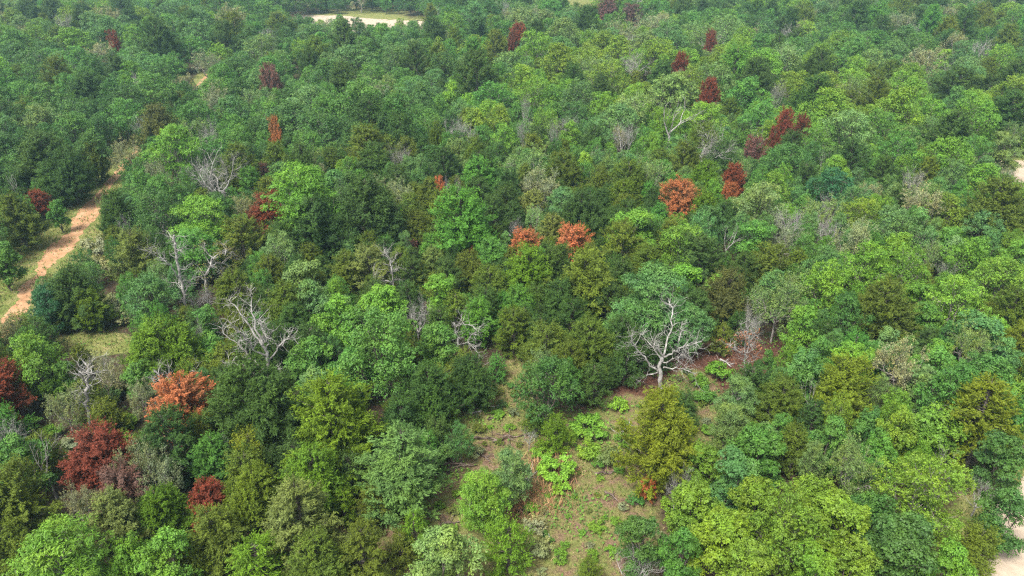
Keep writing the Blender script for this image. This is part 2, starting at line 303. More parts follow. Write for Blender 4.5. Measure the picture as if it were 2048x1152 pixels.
# ------------------------------------------------------------------ the trees one can tell apart: kind tint x y half-width (height factor), photograph pixels
CAT = """
R r 5 797 52;R n 371 825 56;R r 205 925 62;R m 250 992 48;R r 417 1015 33 1.3;C k 507 821 82;C y 665 858 84;C G 500 917 40;C g 430 932 46;C y 625 967 62;C G 514 1002 55;
C q 608 1060 86;C o 427 1090 60;C y 333 1026 46;C o 30 1020 72;C q 226 1045 60;E v 110 1125 102;O v 330 1118 66;O v 255 1116 46;W w 312 950 50;B . 83 915 52;B . 20 862 42;O g 38 925 56;
S V 104 862 24;S V 252 842 24;S V 207 868 20;S V 257 880 22;W w 128 815 32;W w 288 800 32;B . 453 895 12 1.3;C k 347 895 62;C g 240 948 28;S t 173 1010 26;C o 640 1135 60;C y 520 1135 50;
C o 380 1135 40;S w 150 880 26;S g 60 850 26;W w 160 1010 30;C k 560 880 36;C k 590 930 34;C o 30 1110 50;S g 480 870 24;
C k 154 598 50;E t 86 606 38;C y 182 622 32;C o 122 617 32;O b 295 592 58;C q 270 522 45;C k 235 440 36 1.2;O d 312 425 62;E v 407 442 64;E g 388 500 46;C o 490 497 46;R r 543 442 42;
W w 497 425 34;B . 432 345 66;E v 605 392 80 1.2;C k 632 467 56;O p 565 508 46;O p 610 560 48;O b 628 605 50;C o 475 595 42;C o 573 625 46;C k 592 660 40;O g 622 715 48;C o 540 560 36;
O v 312 682 50;C y 332 712 60;C o 455 745 44;O v 70 722 68;C o 50 672 30;W w 18 675 30;W w 205 752 32;B . 218 728 22;O g 417 648 36;B . 402 662 16 1.3;C o 36 446 44;R r 80 411 20;
O g 5 520 38;O g 115 422 20;B . 30 375 22;C k 110 370 30;S w 197 492 34;S w 210 530 34;S w 228 602 28;S w 238 632 28;C o 300 530 30;C k 345 545 34;B . 410 597 36 .6;S g 260 480 24;
O g 138 756 28;S w 250 770 30;O g 272 752 32;C o 385 760 30;S g 300 760 26;S b 215 790 30;S g 90 790 28;C k 120 770 30;C o 210 840 28;
C k 735 435 64;C o 860 402 32;R n 878 388 12;C o 822 430 30;C o 833 462 28;E b 808 487 18;R m 826 502 14;C g 925 458 62;B . 895 378 9 1.5;B . 916 378 7 1.5;C k 955 405 36;C k 1015 422 36;C q 1065 422 31;
B . 1028 456 20;E b 1118 405 36;C k 1165 445 46;C k 1202 422 32;E v 1263 458 54;R n 1145 497 35;R n 1052 500 30;R n 960 512 20;R r 1128 452 14;R n 1357 410 37;C q 1104 478 36;C g 982 520 34;C o 937 545 32;
C q 868 535 31;C k 822 558 33;C q 739 545 40;C o 700 550 36;C k 770 517 26;C y 1058 555 50;C k 1105 548 46;C o 1173 580 60;C o 1242 508 46;C o 982 585 38;O v 885 588 42;O v 763 608 50;O g 765 695 104;
O g 872 685 48;O g 700 740 44;B . 833 627 38;C o 912 628 30;C g 958 645 36;C o 1027 665 38;C k 1072 612 24 1.2;O d 1100 768 70;C o 1180 697 50;C k 1240 690 44;E b 1320 598 84 1.05;E b 1252 650 42;E b 1382 648 44;
O v 1365 495 56;C k 945 770 44;C k 865 800 56;C g 993 738 18;C o 845 560 28;C k 1120 610 40;C k 1140 650 40;S g 930 600 26;C k 1010 560 30;C k 905 530 28;C k 780 470 30;
C k 690 490 30;C o 1300 540 36;C k 1290 490 30;O b 1010 490 20;C k 1215 620 40;C k 1245 570 38;C k 880 660 30;
C y 1402 428 31;R n 1458 397 16;O p 1522 411 56;O g 1605 413 26;O t 1667 380 50;O y 1716 430 42;C k 1789 418 30;W w 1841 415 46;O y 1900 428 50;C o 1994 440 66;O b 1966 458 46;O b 1800 462 56;W w 1706 490 46;
B . 1572 450 44;B . 1660 460 36;B . 1455 477 34;O g 1508 482 42;W w 1570 490 36;C k 1400 535 46;C o 1532 550 46;C o 1593 542 32;C h 1449 604 50;W p 1557 605 60;O v 1655 575 60;O v 1733 533 60;O v 1810 540 52;
O d 1685 630 54;C o 1768 635 58;O g 1850 635 40;O v 1938 515 56;O v 2000 562 60;O v 1910 605 66;O v 2030 515 40;B . 1897 547 24;W p 1868 515 22;C o 2018 640 46;C G 2035 700 40;C o 1442 682 22;O b 1640 648 24;
O g 1636 712 40;O d 1532 730 24;S v 1440 742 32;E p 1473 793 42;C G 1692 790 60;W w 1800 742 54;W p 1935 695 40;O g 1751 716 36;O g 1869 745 55;O g 1973 750 56;O b 2010 712 36;C k 1480 560 40;O g 1610 620 30;
C k 1850 700 34;O d 1900 680 34;C o 1340 800 28 .5;S v 1395 760 22;S g 1410 790 26;
C o 1560 814 45;O v 1792 810 32;O p 1838 778 46;O g 1905 790 74;O g 1992 815 60;C G 1962 852 76;O g 1520 897 66;E p 1462 852 40;O b 1470 960 58;O g 1660 880 46;W p 1697 937 58;O g 1758 900 42;O y 1834 980 95;
O d 1800 1085 82;O d 2000 915 52;B . 1888 918 32;B . 1960 985 36 .7;O d 2010 1030 58;C o 1945 1098 38;O v 1897 1135 58;O y 1392 1010 60;O y 1512 1005 60;O y 1636 992 52;O y 1574 1062 88;O y 1680 1048 74;O y 1438 1070 68;
O v 1626 1145 55;O g 1362 1108 50;O y 1700 1120 58;O y 1490 1140 60;C o 1585 905 30 1.2;C k 1620 850 34;O d 1730 850 36;B . 1376 962 26;O d 1750 1020 44;O g 1560 860 24;
C p 808 945 76;C o 745 1015 30;C y 1110 872 27;C o 1065 845 20;B . 1058 872 20 .6;S V 1183 853 40;S V 1180 898 30;S V 1085 900 24;S V 1116 935 42;S V 1122 975 24;S V 1235 810 22;S V 1200 957 10;S V 1194 1052 18;
S V 1163 1065 9;S V 1210 1035 9;S v 1150 870 12;S v 1245 880 20;E v 966 990 54;E p 1022 938 42;S w 1072 1050 30;S w 1082 1095 34;C y 1015 1095 46;C y 829 1068 28 1.2;C o 808 1100 26;O p 885 1122 80;C o 718 1122 54;
C y 687 1012 24;C G 1319 880 76 1.12;S q 1222 912 36;R n 1298 980 17;B . 1275 1132 56 .6;B . 1353 978 22;O d 1283 1080 50;C o 1180 1145 20;S v 900 905 10;S v 880 1010 12;S w 950 905 20;S v 1240 940 14;
S g 1270 1000 22;S v 1340 1010 24;S g 720 880 16;S v 745 900 14;S v 1090 830 12;C k 870 880 30;S v 1130 1090 12;S v 1220 1100 14;C k 610 1010 34;C k 700 950 34;
R m 542 156 19;R r 229 82 9;R n 555 278 11;R m 531 368 12;C k 90 320 54;C k 140 355 40;O p 80 226 46;O g 146 250 50;O d 186 298 42;O g 250 215 46;O g 300 165 50;O v 264 139 36;C k 229 132 28;C k 174 167 34;
C h 312 240 36;O v 347 295 64;O g 396 226 48;O b 470 210 46;O g 430 300 44;B . 417 264 25;W w 255 318 30;C o 190 330 20;C o 555 40 28;O v 437 100 28;O p 521 88 40;C k 618 115 20;O d 345 200 20;O g 40 180 40;
R r 1037 66 14;R r 1024 82 9;R m 1215 14 22;R m 1263 25 20;R r 1364 130 14;C k 954 52 24;B . 1270 120 34;C k 1204 170 26;C o 735 300 46;C k 750 340 40;O V 905 182 20;B . 1045 250 18;B . 1107 267 16;B . 944 270 18;
B . 1253 277 28;B . 1050 212 12;O V 1166 333 20 1.3;O V 1312 305 15 1.3;C o 1256 375 38;C o 1128 355 36;C o 950 320 26;C k 888 342 32;C g 960 362 34;C o 878 285 18;O v 1010 278 32;O v 1086 242 36;O y 1000 226 32;
O y 947 232 26;O b 1246 232 54;B . 798 325 30;E b 819 345 24;O p 916 302 34;W p 1055 333 46;O v 1145 270 26;
R r 1417 184 17;R r 1574 233 8;R r 1553 250 7;R r 1424 82 7;R m 1504 323 20;R r 1466 370 22;R r 1600 285 7;B . 1417 293 58;B . 1643 333 18;B . 1823 365 28;B . 1556 184 18;B . 1508 281 22;B . 1962 94 25;
O V 1612 56 24;O V 1890 115 18;O v 2008 111 38;O g 1497 177 50;O g 1521 228 40;O v 1410 230 46;O d 1574 320 50;O p 1695 257 60;O g 1760 250 50;O v 1938 222 62;C k 1920 160 40;C k 2018 208 40;O v 1970 365 52;
O v 1904 312 62;C k 1910 264 46;E v 1670 345 30;E p 2008 295 38;C y 1407 372 34;C o 1365 330 34;C k 1442 330 30;O g 1800 300 44;O g 1640 280 40;C k 1700 330 36;C k 1760 360 34;C o 1850 360 30;C k 1610 370 28
"""
# the ones worth a description of their own: (kind, x, y) -> label, short name others are told by
HERO = {
 ('R', 371, 825): ('burnt orange dead cedar, full and rounded, in front of broken grey snags', 'burnt orange dead cedar at lower left'),
 ('R', 205, 925): ('large rust red dead cedar with a small green cedar at its foot', 'large rust red cedar at lower left'),
 ('R', 250, 992): ('thin faded maroon cedar directly below the large rust red cedar', 'faded maroon cedar at lower left'),
 ('R', 417, 1015): ('small narrow deep red cedar among dark green cedars at lower left', 'small narrow deep red cedar'),
 ('R', 5, 797): ('rust red dead cedar cut by the left edge of the photo', 'red cedar at the left edge'),
 ('R', 543, 442): ('dark red cedar under the big feathery bright green tree', 'dark red cedar left of centre'),
 ('R', 80, 411): ('small red cedar bush left of the orange dirt track', 'small red bush by the dirt track'),
 ('R', 1357, 410): ('coral red full cedar right of centre, brightest of the upper red ones', 'coral red cedar right of centre'),
 ('R', 1145, 497): ('right one of the orange cedars in the central cedar stand', 'right orange cedar of the central stand'),
 ('R', 1052, 500): ('orange cedar left of the pale pointed cedar in the central stand', 'left orange cedar of the central stand'),
 ('R', 960, 512): ('half hidden small orange cedar left of the other orange ones', 'small half hidden orange cedar'),
 ('R', 1417, 184): ('narrow pointed crimson cedar standing alone in the upper right canopy', 'narrow crimson cedar at upper right'),
 ('R', 1466, 370): ('red cedar up and right of the coral red one', 'red cedar beside the golden cedar'),
 ('R', 1504, 323): ('faded maroon cedar right of the wide silvery bare tree', 'maroon cedar at right'),
 ('R', 542, 156): ('dark maroon round cedar alone in the upper left canopy', 'dark maroon cedar at upper left'),
 ('R', 1037, 66): ('larger of the two red cedars near the sandy clearing, top centre', 'red cedar near the top centre'),
 ('R', 1215, 14): ('wide maroon tree near the green field at the top edge', 'maroon tree at the top edge'),
 ('R', 1298, 980): ('tiny orange dead cedar at the foot of the open olive cedar', 'tiny orange cedar in the clearing'),
 ('R', 229, 82): ('tiny red tree far away in the upper left canopy', 'tiny far red tree at upper left'),
 ('C', 808, 945): ('pale green pointed cedar standing alone left of the lower clearing', 'pale pointed cedar by the clearing'),
 ('C', 1319, 880): ('tall open yellow-olive cedar with bare dark trunk right of the clearing', 'tall open cedar with bare dark trunk'),
 ('C', 1768, 635): ('broad pointed olive cedar standing up among bright oaks at right', 'broad pointed cedar among bright oaks'),
 ('C', 1692, 790): ('golden yellow cedar at lower right, the most yellow tree', 'golden yellow cedar at lower right'),
 ('C', 1027, 665): ('neat pointed olive cedar above the narrow neck of the clearing', 'neat pointed cedar above the clearing'),
 ('C', 507, 821): ('very wide dark cedar right of the burnt orange one', 'very wide dark cedar at lower left'),
 ('C', 925, 458): ('wide deep green many-tipped cedar in the upper central stand', 'wide many-tipped cedar in the middle'),
 ('C', 90, 320): ('large dark cedar at left above the dirt track', 'large dark cedar above the dirt track'),
 ('C', 735, 300): ('tall dark olive cedar rising over the oaks left of top centre', 'tall dark cedar over the oaks'),
 ('C', 829, 1068): ('slim yellow-green cone of a young cedar at the bottom of the clearing', 'slim young cedar at the bottom'),
 ('C', 1962, 852): ('large golden olive cedar near the right edge', 'golden olive cedar near the right edge'),
 ('C', 954, 52): ('tall dark cedar right of the sandy clearing, top centre', 'tall dark cedar near the sandy clearing'),
 ('E', 605, 392): ('big feathery bright green tree left of centre', 'big feathery tree left of centre'),
 ('E', 1263, 458): ('feathery bright green tree right of the central orange cedars', 'feathery tree right of the orange cedars'),
 ('E', 1320, 598): ('tall silvery green tree standing behind the candelabra snag', 'tall silvery green tree'),
 ('E', 966, 990): ('feathery bright green tree inside the lower clearing', 'feathery tree in the clearing'),
 ('E', 110, 1125): ('wide bright green feathery tree in the bottom left corner', 'feathery tree in the bottom left corner'),
 ('O', 765, 695): ('largest round mid-green tree, just left of centre', 'largest round tree left of centre'),
 ('O', 1100, 768): ('glossy dark green leafy tree at the neck of the clearing', 'glossy dark tree by the clearing'),
 ('O', 1834, 980): ('largest yellow-green tree at lower right beside the sand road', 'largest yellow-green tree at lower right'),
 ('O', 1520, 897): ('rounded mid-green tree with pale limbs right of the clearing', 'rounded tree right of the clearing'),
 ('O', 295, 592): ('bluish green round tree right of the dirt track', 'bluish round tree near the dirt track'),
 ('O', 1970, 365): ('neat round bright green tree near the upper right sand road', 'neat round tree at upper right'),
 ('O', 347, 295): ('big bright green tree where the dirt track vanishes at upper left', 'big bright tree where the track vanishes'),
 ('O', 885, 1122): ('pale green round tree on the bottom edge left of the clearing', 'pale round tree on the bottom edge'),
 ('O', 905, 182): ('small lime green treetop, brightest in the upper middle canopy', 'small lime treetop in the upper middle'),
 ('O', 1938, 222): ('wide lumpy bright green tree at the upper right', 'wide lumpy tree at upper right'),
 ('O', 1733, 533): ('big bright green rounded tree in the right middle', 'big bright tree in the right middle'),
 ('W', 1557, 605): ('flat-topped thin-leaved tree with grey limbs over the brown litter', 'flat-topped thin tree'),
 ('B', 1417, 293): ('wide silvery bare tree with fine twigs in the upper right', 'wide silvery bare tree at upper right'),
 ('B', 432, 345): ('large grey bare tree with many upright limbs left of the feathery tree', 'large grey bare tree at left'),
 ('B', 1275, 1132): ('white bare branches of a low dead tree on the bottom edge', 'white bare tree on the bottom edge'),
 ('B', 1572, 450): ('grey bare tree tangled among pale oaks right of the coral red cedar', 'tangled bare tree at right'),
 ('B', 1270, 120): ('pale bare tree among the far oaks, upper right of centre', 'far pale bare tree'),
 ('S', 1116, 935): ('largest lime green shrub in the middle of the clearing', 'largest lime shrub in the clearing'),
}
KIND = {'O': ('broadleaf_tree', 'leafy tree', 'broadleaf tree', 'round-crowned leafy trees of the wood'),
        'E': ('feathery_tree', 'feathery tree', 'feathery tree', 'feathery fine-leaved trees'),
        'W': ('sparse_tree', 'thin-leaved tree with grey limbs', 'thin tree', 'thin-leaved grey-limbed trees'),
        'C': ('cedar_tree', 'cedar', 'cedar', 'green cedars of the wood'), 'R': ('dead_cedar', 'dead cedar', 'dead cedar', 'red dead cedars'),
        'B': ('bare_tree', 'bare dead tree', 'dead tree', 'bare dead trees'), 'S': ('shrub', 'low shrub', 'shrub', 'low shrubs on the open ground')}

def place(kind, px, py, hw, hf=1.0):
    """crown centre pixel and half-width -> ground position, crown radius, height"""
    zc = 4.0
    for _ in range(4):
        x, y, t = at(px, py, zc); R = hw * t / FOC
        if kind in 'OEW': h = min(max(R * 1.45 + 2.6, 3.2), 9.2) * hf; zc = .62 * h
        elif kind in 'C': h = min(2.6 * R + .5, 8.6) * hf; zc = .47 * h
        elif kind == 'R': h = min(2.5 * R + .4, 7.5) * hf; zc = .5 * h
        elif kind == 'B': h = min(max(1.7 * R + 2.2, 3.0), 8.0) * hf; zc = .66 * h
        else: h = 1.15 * R * hf; zc = .45 * h
        if t > 85 and kind != 'S':
            f = min(1, (t - 85) / 25); h = h + f * (max(h, 8.4 if kind in 'CRB' else 7.4) - h); zc = zc + f * (.74 * h - zc)
            if kind in 'CR': R = max(R * (1 + .15 * f), 1.5 * f)
            if kind in 'OE': R = max(R, 1.9 * f)
    return x, y, R, h
trees = []
for e in CAT.replace('\n', '').split(';'):
    if not e.strip(): continue
    q = e.split(); k, ti = q[0], q[1]; px, py, hw = map(float, q[2:5]); hf = float(q[5]) if len(q) > 5 else 1.0
    x, y, R, h = place(k, px, py, hw, hf)
    trees.append(dict(k=k, t=ti, x=x, y=y, R=R, h=h, px=px, py=py, key=(k, int(px), int(py)), hero=HERO.get((k, int(px), int(py)))))

_w = random.Random(44)
for _ in range(900):
    if sum(1 for t in trees if t.get('weed')) >= 100: break
    e_ = _w.choice([(960, 860, 80, 42), (1040, 890, 110, 48), (1250, 850, 70, 60), (1180, 985, 150, 90), (1180, 1095, 140, 80), (900, 1020, 120, 50), (760, 1050, 70, 45), (1010, 1010, 120, 60), (1420, 880, 40, 80), (1012, 805, 40, 40), (1360, 770, 60, 40)])
    a_, q_ = _w.uniform(0, 6.28), math.sqrt(_w.random()); px, py = e_[0] + e_[2] * q_ * math.cos(a_), e_[1] + e_[3] * q_ * math.sin(a_)
    x, y, _d = at(px, py)
    if any(math.hypot(t['px'] - px, t['py'] - py) < 22 and t['k'] == 'S' for t in trees): continue
    R = _w.uniform(.22, .6)
    trees.append(dict(k='S', t=_w.choice('gvvywwqko'), x=x, y=y, R=R, h=R * _w.uniform(.8, 1.5), px=px, py=py - R * 10, key=None, hero=None, weed=True))

# hand-drawn snags: ground pixel, limbs as pixel polylines with a radius at the start (metres)
SNAGS = [
 ('pale many-limbed bare snag leaning left of the largest round tree', 'leaning many-limbed pale snag', (547, 800), [
  (.24, [(547, 800), (545, 770), (537, 735), (533, 705), (524, 690)]), (.13, [(524, 690), (505, 665), (488, 640), (470, 625), (457, 618)]), (.13, [(526, 695), (515, 660), (507, 635), (505, 610), (503, 597)]),
  (.12, [(536, 725), (552, 705), (567, 690), (585, 684), (598, 672)]), (.07, [(565, 692), (575, 680), (581, 667)]), (.12, [(533, 712), (510, 700), (498, 680), (487, 668), (470, 673)]),
  (.1, [(498, 682), (482, 660), (470, 643), (452, 622)]), (.11, [(535, 745), (515, 735), (500, 725), (478, 712), (455, 700), (441, 690)]), (.07, [(478, 712), (462, 720), (450, 728)]),
  (.11, [(542, 770), (520, 765), (505, 752), (492, 742), (489, 735)]), (.08, [(489, 738), (470, 728), (445, 732)]), (.08, [(530, 700), (535, 680), (525, 650), (520, 625), (512, 604)]),
  (.07, [(545, 770), (560, 775), (572, 785), (580, 800)]), (.06, [(540, 735), (555, 730), (570, 733)]), (.06, [(525, 692), (531, 672), (534, 650), (530, 640)])]),
 ('pale candelabra snag in front of the tall silvery green tree', 'candelabra snag', (1321, 775), [
  (.27, [(1321, 775), (1321, 750), (1323, 725), (1325, 712)]), (.14, [(1316, 742), (1302, 728), (1290, 705), (1280, 690), (1268, 668), (1262, 650)]), (.11, [(1322, 722), (1310, 708), (1295, 695), (1276, 682)]),
  (.13, [(1325, 715), (1318, 695), (1314, 678), (1309, 660)]), (.13, [(1326, 715), (1333, 690), (1342, 670), (1341, 640), (1333, 628)]), (.13, [(1328, 714), (1345, 700), (1355, 685), (1372, 672), (1403, 656)]),
  (.09, [(1358, 682), (1362, 665), (1364, 648)]), (.1, [(1327, 735), (1345, 730), (1365, 726), (1396, 726)]), (.09, [(1326, 725), (1345, 710), (1360, 698), (1373, 685)]), (.09, [(1316, 745), (1300, 745), (1285, 745), (1274, 758)]),
  (.06, [(1380, 727), (1384, 718), (1381, 708)])]),
 ('twisted grey snag with one long arm pointing left, right of the dirt track', 'twisted snag near the dirt track', (375, 655), [
  (.2, [(375, 655), (372, 625), (368, 590), (360, 555), (354, 520), (350, 490), (349, 470)]), (.1, [(360, 556), (348, 540), (335, 520), (318, 508), (303, 495), (296, 485)]), (.08, [(368, 585), (380, 570), (389, 555)]),
  (.07, [(366, 575), (350, 568), (332, 570)]), (.06, [(357, 535), (370, 540), (382, 535)]), (.06, [(352, 505), (361, 498), (364, 488)]), (.06, [(370, 600), (385, 605), (396, 620)])]),
 ('mossy grey tree with drooping hooked limbs beside the twisted snag', 'drooping mossy tree', (415, 590), [
  (.18, [(415, 590), (412, 570), (412, 550), (420, 530), (425, 515)]), (.09, [(425, 515), (410, 500), (409, 490), (412, 492)]), (.1, [(424, 518), (440, 510), (455, 512), (475, 518)]), (.08, [(450, 511), (452, 500), (446, 490)]),
  (.09, [(418, 535), (438, 530), (450, 545), (455, 560), (461, 580)]), (.08, [(414, 545), (400, 540), (388, 545)]), (.08, [(430, 525), (450, 530), (470, 550), (480, 560)]), (.07, [(440, 532), (445, 555), (450, 580)])]),
 ('tall forked pale snag standing at left above the rust red cedar', 'forked pale snag at left', (186, 862), [
  (.2, [(186, 862), (180, 840), (174, 815), (173, 790), (175, 765), (177, 745), (180, 728)]), (.1, [(173, 775), (165, 750), (157, 735), (148, 715)]), (.06, [(173, 800), (160, 790), (150, 785)]), (.06, [(176, 808), (190, 808), (206, 808)]),
  (.06, [(176, 760), (184, 756), (190, 762)]), (.05, [(173, 812), (165, 806), (155, 808)])]),
 ('slender pale snag with crooked arms above the round bright tree, left of centre', 'crooked-armed snag in the middle', (789, 610), [
  (.13, [(789, 610), (787, 585), (786, 560), (784, 540), (780, 522), (770, 500)]), (.07, [(786, 562), (772, 560), (758, 556), (748, 545), (746, 538)]), (.06, [(785, 562), (797, 560), (806, 552), (809, 549)]), (.05, [(783, 548), (790, 540), (797, 537)]), (.04, [(779, 520), (770, 512), (768, 502)])]),
 ('thin upright snag with brown withered leaves over the red litter', 'thin snag over the red litter', (1492, 775), [
  (.13, [(1492, 775), (1491, 745), (1490, 715), (1491, 690), (1492, 662)]), (.06, [(1491, 705), (1478, 700), (1468, 690), (1464, 680)]), (.05, [(1492, 690), (1503, 685), (1510, 690)]), (.05, [(1492, 735), (1500, 725), (1508, 715)]), (.05, [(1492, 672), (1483, 665), (1481, 660)])]),
 ('two-armed grey stump of a snag just left of the burnt orange cedar', 'two-armed snag by the orange cedar', (345, 822), [
  (.15, [(345, 822), (340, 800), (330, 785), (322, 765), (308, 740)]), (.09, [(343, 790), (343, 770), (338, 735)]), (.07, [(330, 785), (320, 778), (300, 765)])]),
 ('short straight broken snag just behind the burnt orange cedar', 'broken snag behind the orange cedar', (378, 805), [(.12, [(378, 805), (378, 780), (379, 755), (380, 733)]), (.05, [(379, 757), (388, 752), (391, 750)]), (.05, [(379, 775), (372, 765), (368, 762)])]),
 ('drooping pale dead tree right of the largest round tree', 'drooping pale tree in the middle', (918, 720), [
  (.15, [(918, 720), (919, 700), (916, 682), (910, 665), (908, 645)]), (.09, [(910, 655), (925, 643), (945, 645), (962, 650)]), (.08, [(918, 690), (935, 680), (950, 690), (965, 705)]), (.08, [(912, 672), (895, 668), (885, 672)]), (.07, [(935, 681), (945, 665), (955, 658)]), (.06, [(950, 690), (960, 715), (962, 725)])]),
]

# ------------------------------------------------------------------ open ground, in photograph pixels on the ground level
CLEAR = [(1045, 750, 34, 55), (1012, 805, 46, 45), (960, 860, 80, 42), (1040, 890, 110, 48), (1130, 900, 120, 75), (1250, 850, 70, 60), (1160, 985, 170, 90), (1180, 1095, 150, 100), (900, 1020, 130, 60), (760, 1050, 70, 45), (1010, 1010, 160, 80), (1420, 880, 40, 90), (1000, 1140, 200, 70), (1380, 790, 60, 50)]
TRACK = [(-60, 690, 70), (10, 615, 70), (75, 545, 70), (120, 490, 68), (150, 440, 62), (210, 370, 40), (262, 310, 24), (335, 232, 18), (400, 165, 15), (470, 100, 11), (545, 50, 6)]
FIELDS = [(190, 688, 85, 24), (660, 518, 46, 20), (720, 50, 158, 22), (1150, 20, 55, 34), (1480, 755, 130, 34)]
ROADR = [(2000, 1290), (2025, 1190), (2060, 1120), (2130, 1040), (2230, 930), (2260, 760), (2240, 620), (2180, 500), (2110, 420), (2065, 365), (2035, 337), (1992, 318)]
def seg_dist(px, py, pts):
    best = np.full(np.shape(px), 9.0)
    for (a, b) in zip(pts[:-1], pts[1:]):
        ax, ay, aw = a; bx, by, bw = b; L2 = (bx - ax) ** 2 + (by - ay) ** 2
        t = np.clip(((px - ax) * (bx - ax) + (py - ay) * (by - ay)) / L2, 0, 1)
        d = np.hypot(px - ax - t * (bx - ax), py - ay - t * (by - ay)) / (aw + t * (bw - aw))
        best = np.minimum(best, d)
    return best
def ell(px, py, L):
    best = np.full(np.shape(px), 9.0)
    for (cx, cy, rx, ry) in L: best = np.minimum(best, np.hypot((px - cx) / rx, (py - cy) / ry))
    return best
road_w = [at(a, b)[:2] for a, b in ROADR]
def road_dist(x, y):
    best = np.full(np.shape(x), 1e9)
    for (a, b) in zip(road_w[:-1], road_w[1:]):
        L2 = (b[0] - a[0]) ** 2 + (b[1] - a[1]) ** 2
        t = np.clip(((x - a[0]) * (b[0] - a[0]) + (y - a[1]) * (b[1] - a[1])) / L2, 0, 1)
        best = np.minimum(best, np.hypot(x - a[0] - t * (b[0] - a[0]), y - a[1] - t * (b[1] - a[1])))
    return best

# ------------------------------------------------------------------ fill the rest of the canopy
rnd = random.Random(7); rg = np.random.default_rng(7)
occ = [(t['x'], t['y'], t['R'], t['k']) for t in trees]
for s in SNAGS:
    x, y, _ = at(*s[2]); occ.append((x, y, .4, 'B'))
_pr = []
for t in trees:
    if t.get('weed'): continue
    a, b, d = proj(t['x'], t['y'], t['h'] * (.7 if t['k'] != 'S' else .4)); _pr.append((a, b, t['R'] / d * FOC * (2.6 if t['k'] in 'RB' or t['hero'] else 1.2), d))
for s_ in SNAGS:
    d = at(*s_[2])[2]
    for r_, q_ in s_[3]: _pr.append((q_[-1][0], q_[-1][1], 16, d)); _pr.append((*q_[len(q_) // 2], 16, d))
for tk in TRACK[1:7]:
    for q_ in (-.6, 0, .6): _pr.append((tk[0] + q_ * tk[2], tk[1], 50, at(tk[0], tk[1])[2]))
for q_ in ((130, 690), (190, 690), (250, 686)): _pr.append((*q_, 70, at(*q_)[2]))
for tk in TRACK[7:10]: _pr.append((tk[0], tk[1], 12, at(tk[0], tk[1])[2]))
for tk in CLEAR[:13] + FIELDS[:2]: _pr.append((tk[0], tk[1], min(tk[2], tk[3]) * .9, at(tk[0], tk[1])[2]))
for q_ in range(590, 860, 20): _pr.append((q_, 32 if q_ < 700 else 43, 6, at(q_, 40)[2]))
for q_ in ((2000, 322), (2025, 333), (2045, 352)): _pr.append((*q_, 40, at(*q_)[2]))
_pr = np.array(_pr)
cell = {}
def put_cell(x, y, R):
    cell.setdefault((int(x // 8), int(y // 8)), []).append((x, y, R))
for x, y, R, k in occ: put_cell(x, y, R * (.8 if k in 'BW' else 1))
def free(x, y, R, f):
    cx, cy = int(x // 8), int(y // 8)
    for i in range(cx - 1, cx + 2):
        for j in range(cy - 1, cy + 2):
            for (a, b, r) in cell.get((i, j), ()):
                if (a - x) ** 2 + (b - y) ** 2 < (f * (r + R)) ** 2: return False
    return True
def sm(x, y, s, o=0.0): return .5 + .25 * (math.sin(x * s + o) + math.sin(y * s * 1.3 + 2 * o + x * s * .6) * 1.0)
def in_frame(px, py, m=0): return -m < px < 2048 + m and -m < py < 1152 + m * 2
def fill(n, Rlo, Rhi, f, ymin, ymax, small=False):
    for _ in range(n):
        y = math.sqrt(rnd.uniform(ymin ** 2, ymax ** 2)); x = rnd.uniform(-1, 1) * (y * .80 + 22)
        gx, gy, _d = proj(x, y); gx = float(gx); gy = float(gy)
        if min(float(ell(gx, gy, CLEAR)), float(seg_dist(gx, gy, TRACK)), float(ell(gx, gy, FIELDS))) < (1.02 if not small else 1.0): continue
        if float(road_dist(x, y)) < 3.3 + Rlo: continue
        R = rnd.uniform(Rlo, Rhi)
        if not free(x, y, R, f): continue
        px, py, dep = proj(x, y, 4.0); px = float(px); py = float(py)
        if 620 < px < 1350 and 350 < py < 800: pc = .7
        elif px < 700 and py > 560: pc = .6
        elif px < 700: pc = .13
        elif px > 1300 and py < 330: pc = .27
        elif py < 330: pc = .12
        else: pc = .15
        pc = min(.9, max(.04, pc + .4 * (sm(x, y, .05, 1.7) - .5)))
        r = rnd.random()
        if r < pc:
            k = 'C'; R *= .8; t = rnd.choice('kkkkoooC'.replace('C', 'g')); h = R * rnd.uniform(2.5, 3.1) + .6
        elif r < pc + .05: k = 'W'; t = rnd.choice('wwp'); h = R * 1.5 + 2.6; 
        elif r < pc + .078: k = 'B'; t = '.'; R *= .8; h = R * 1.6 + 3
        else:
            k = 'O'; q = sm(x, y, .033, .4) + rnd.uniform(-.35, .35)
            t = 'd' if q < .12 else ('g' if q < .42 else ('b' if q < .62 else ('p' if q < .74 else ('v' if q < .95 else 'y'))))
            if rnd.random() < .02: t = 'V'
            if rnd.random() < .08: t = 'd'
            h = min(R * 1.45 + 2.6, 9.4) * rnd.uniform(.84, 1.18)
        if dep < 95 and R > 2.3: R *= .85; h *= .85
        ppx, ppy, dep = proj(x, y, h * .6); rp = R / dep * FOC
        if np.any((np.hypot(_pr[:, 0] - ppx, _pr[:, 1] - ppy) < .8 * rp + .3 * _pr[:, 2]) & (_pr[:, 3] > dep)): continue
        put_cell(x, y, R)
        trees.append(dict(k=k, t=t, x=x, y=y, R=R, h=h, px=float(ppx), py=float(ppy), key=None, hero=None))
fill(9000, 3.3, 5.2, .74, 100, 430)
fill(12000, 2.3, 3.6, .74, 84, 430)
fill(16000, 1.9, 3.2, .72, 34, 430)
fill(26000, 1.3, 2.4, .66, 34, 140)
fill(22000, .9, 1.6, .66, 34, 120)

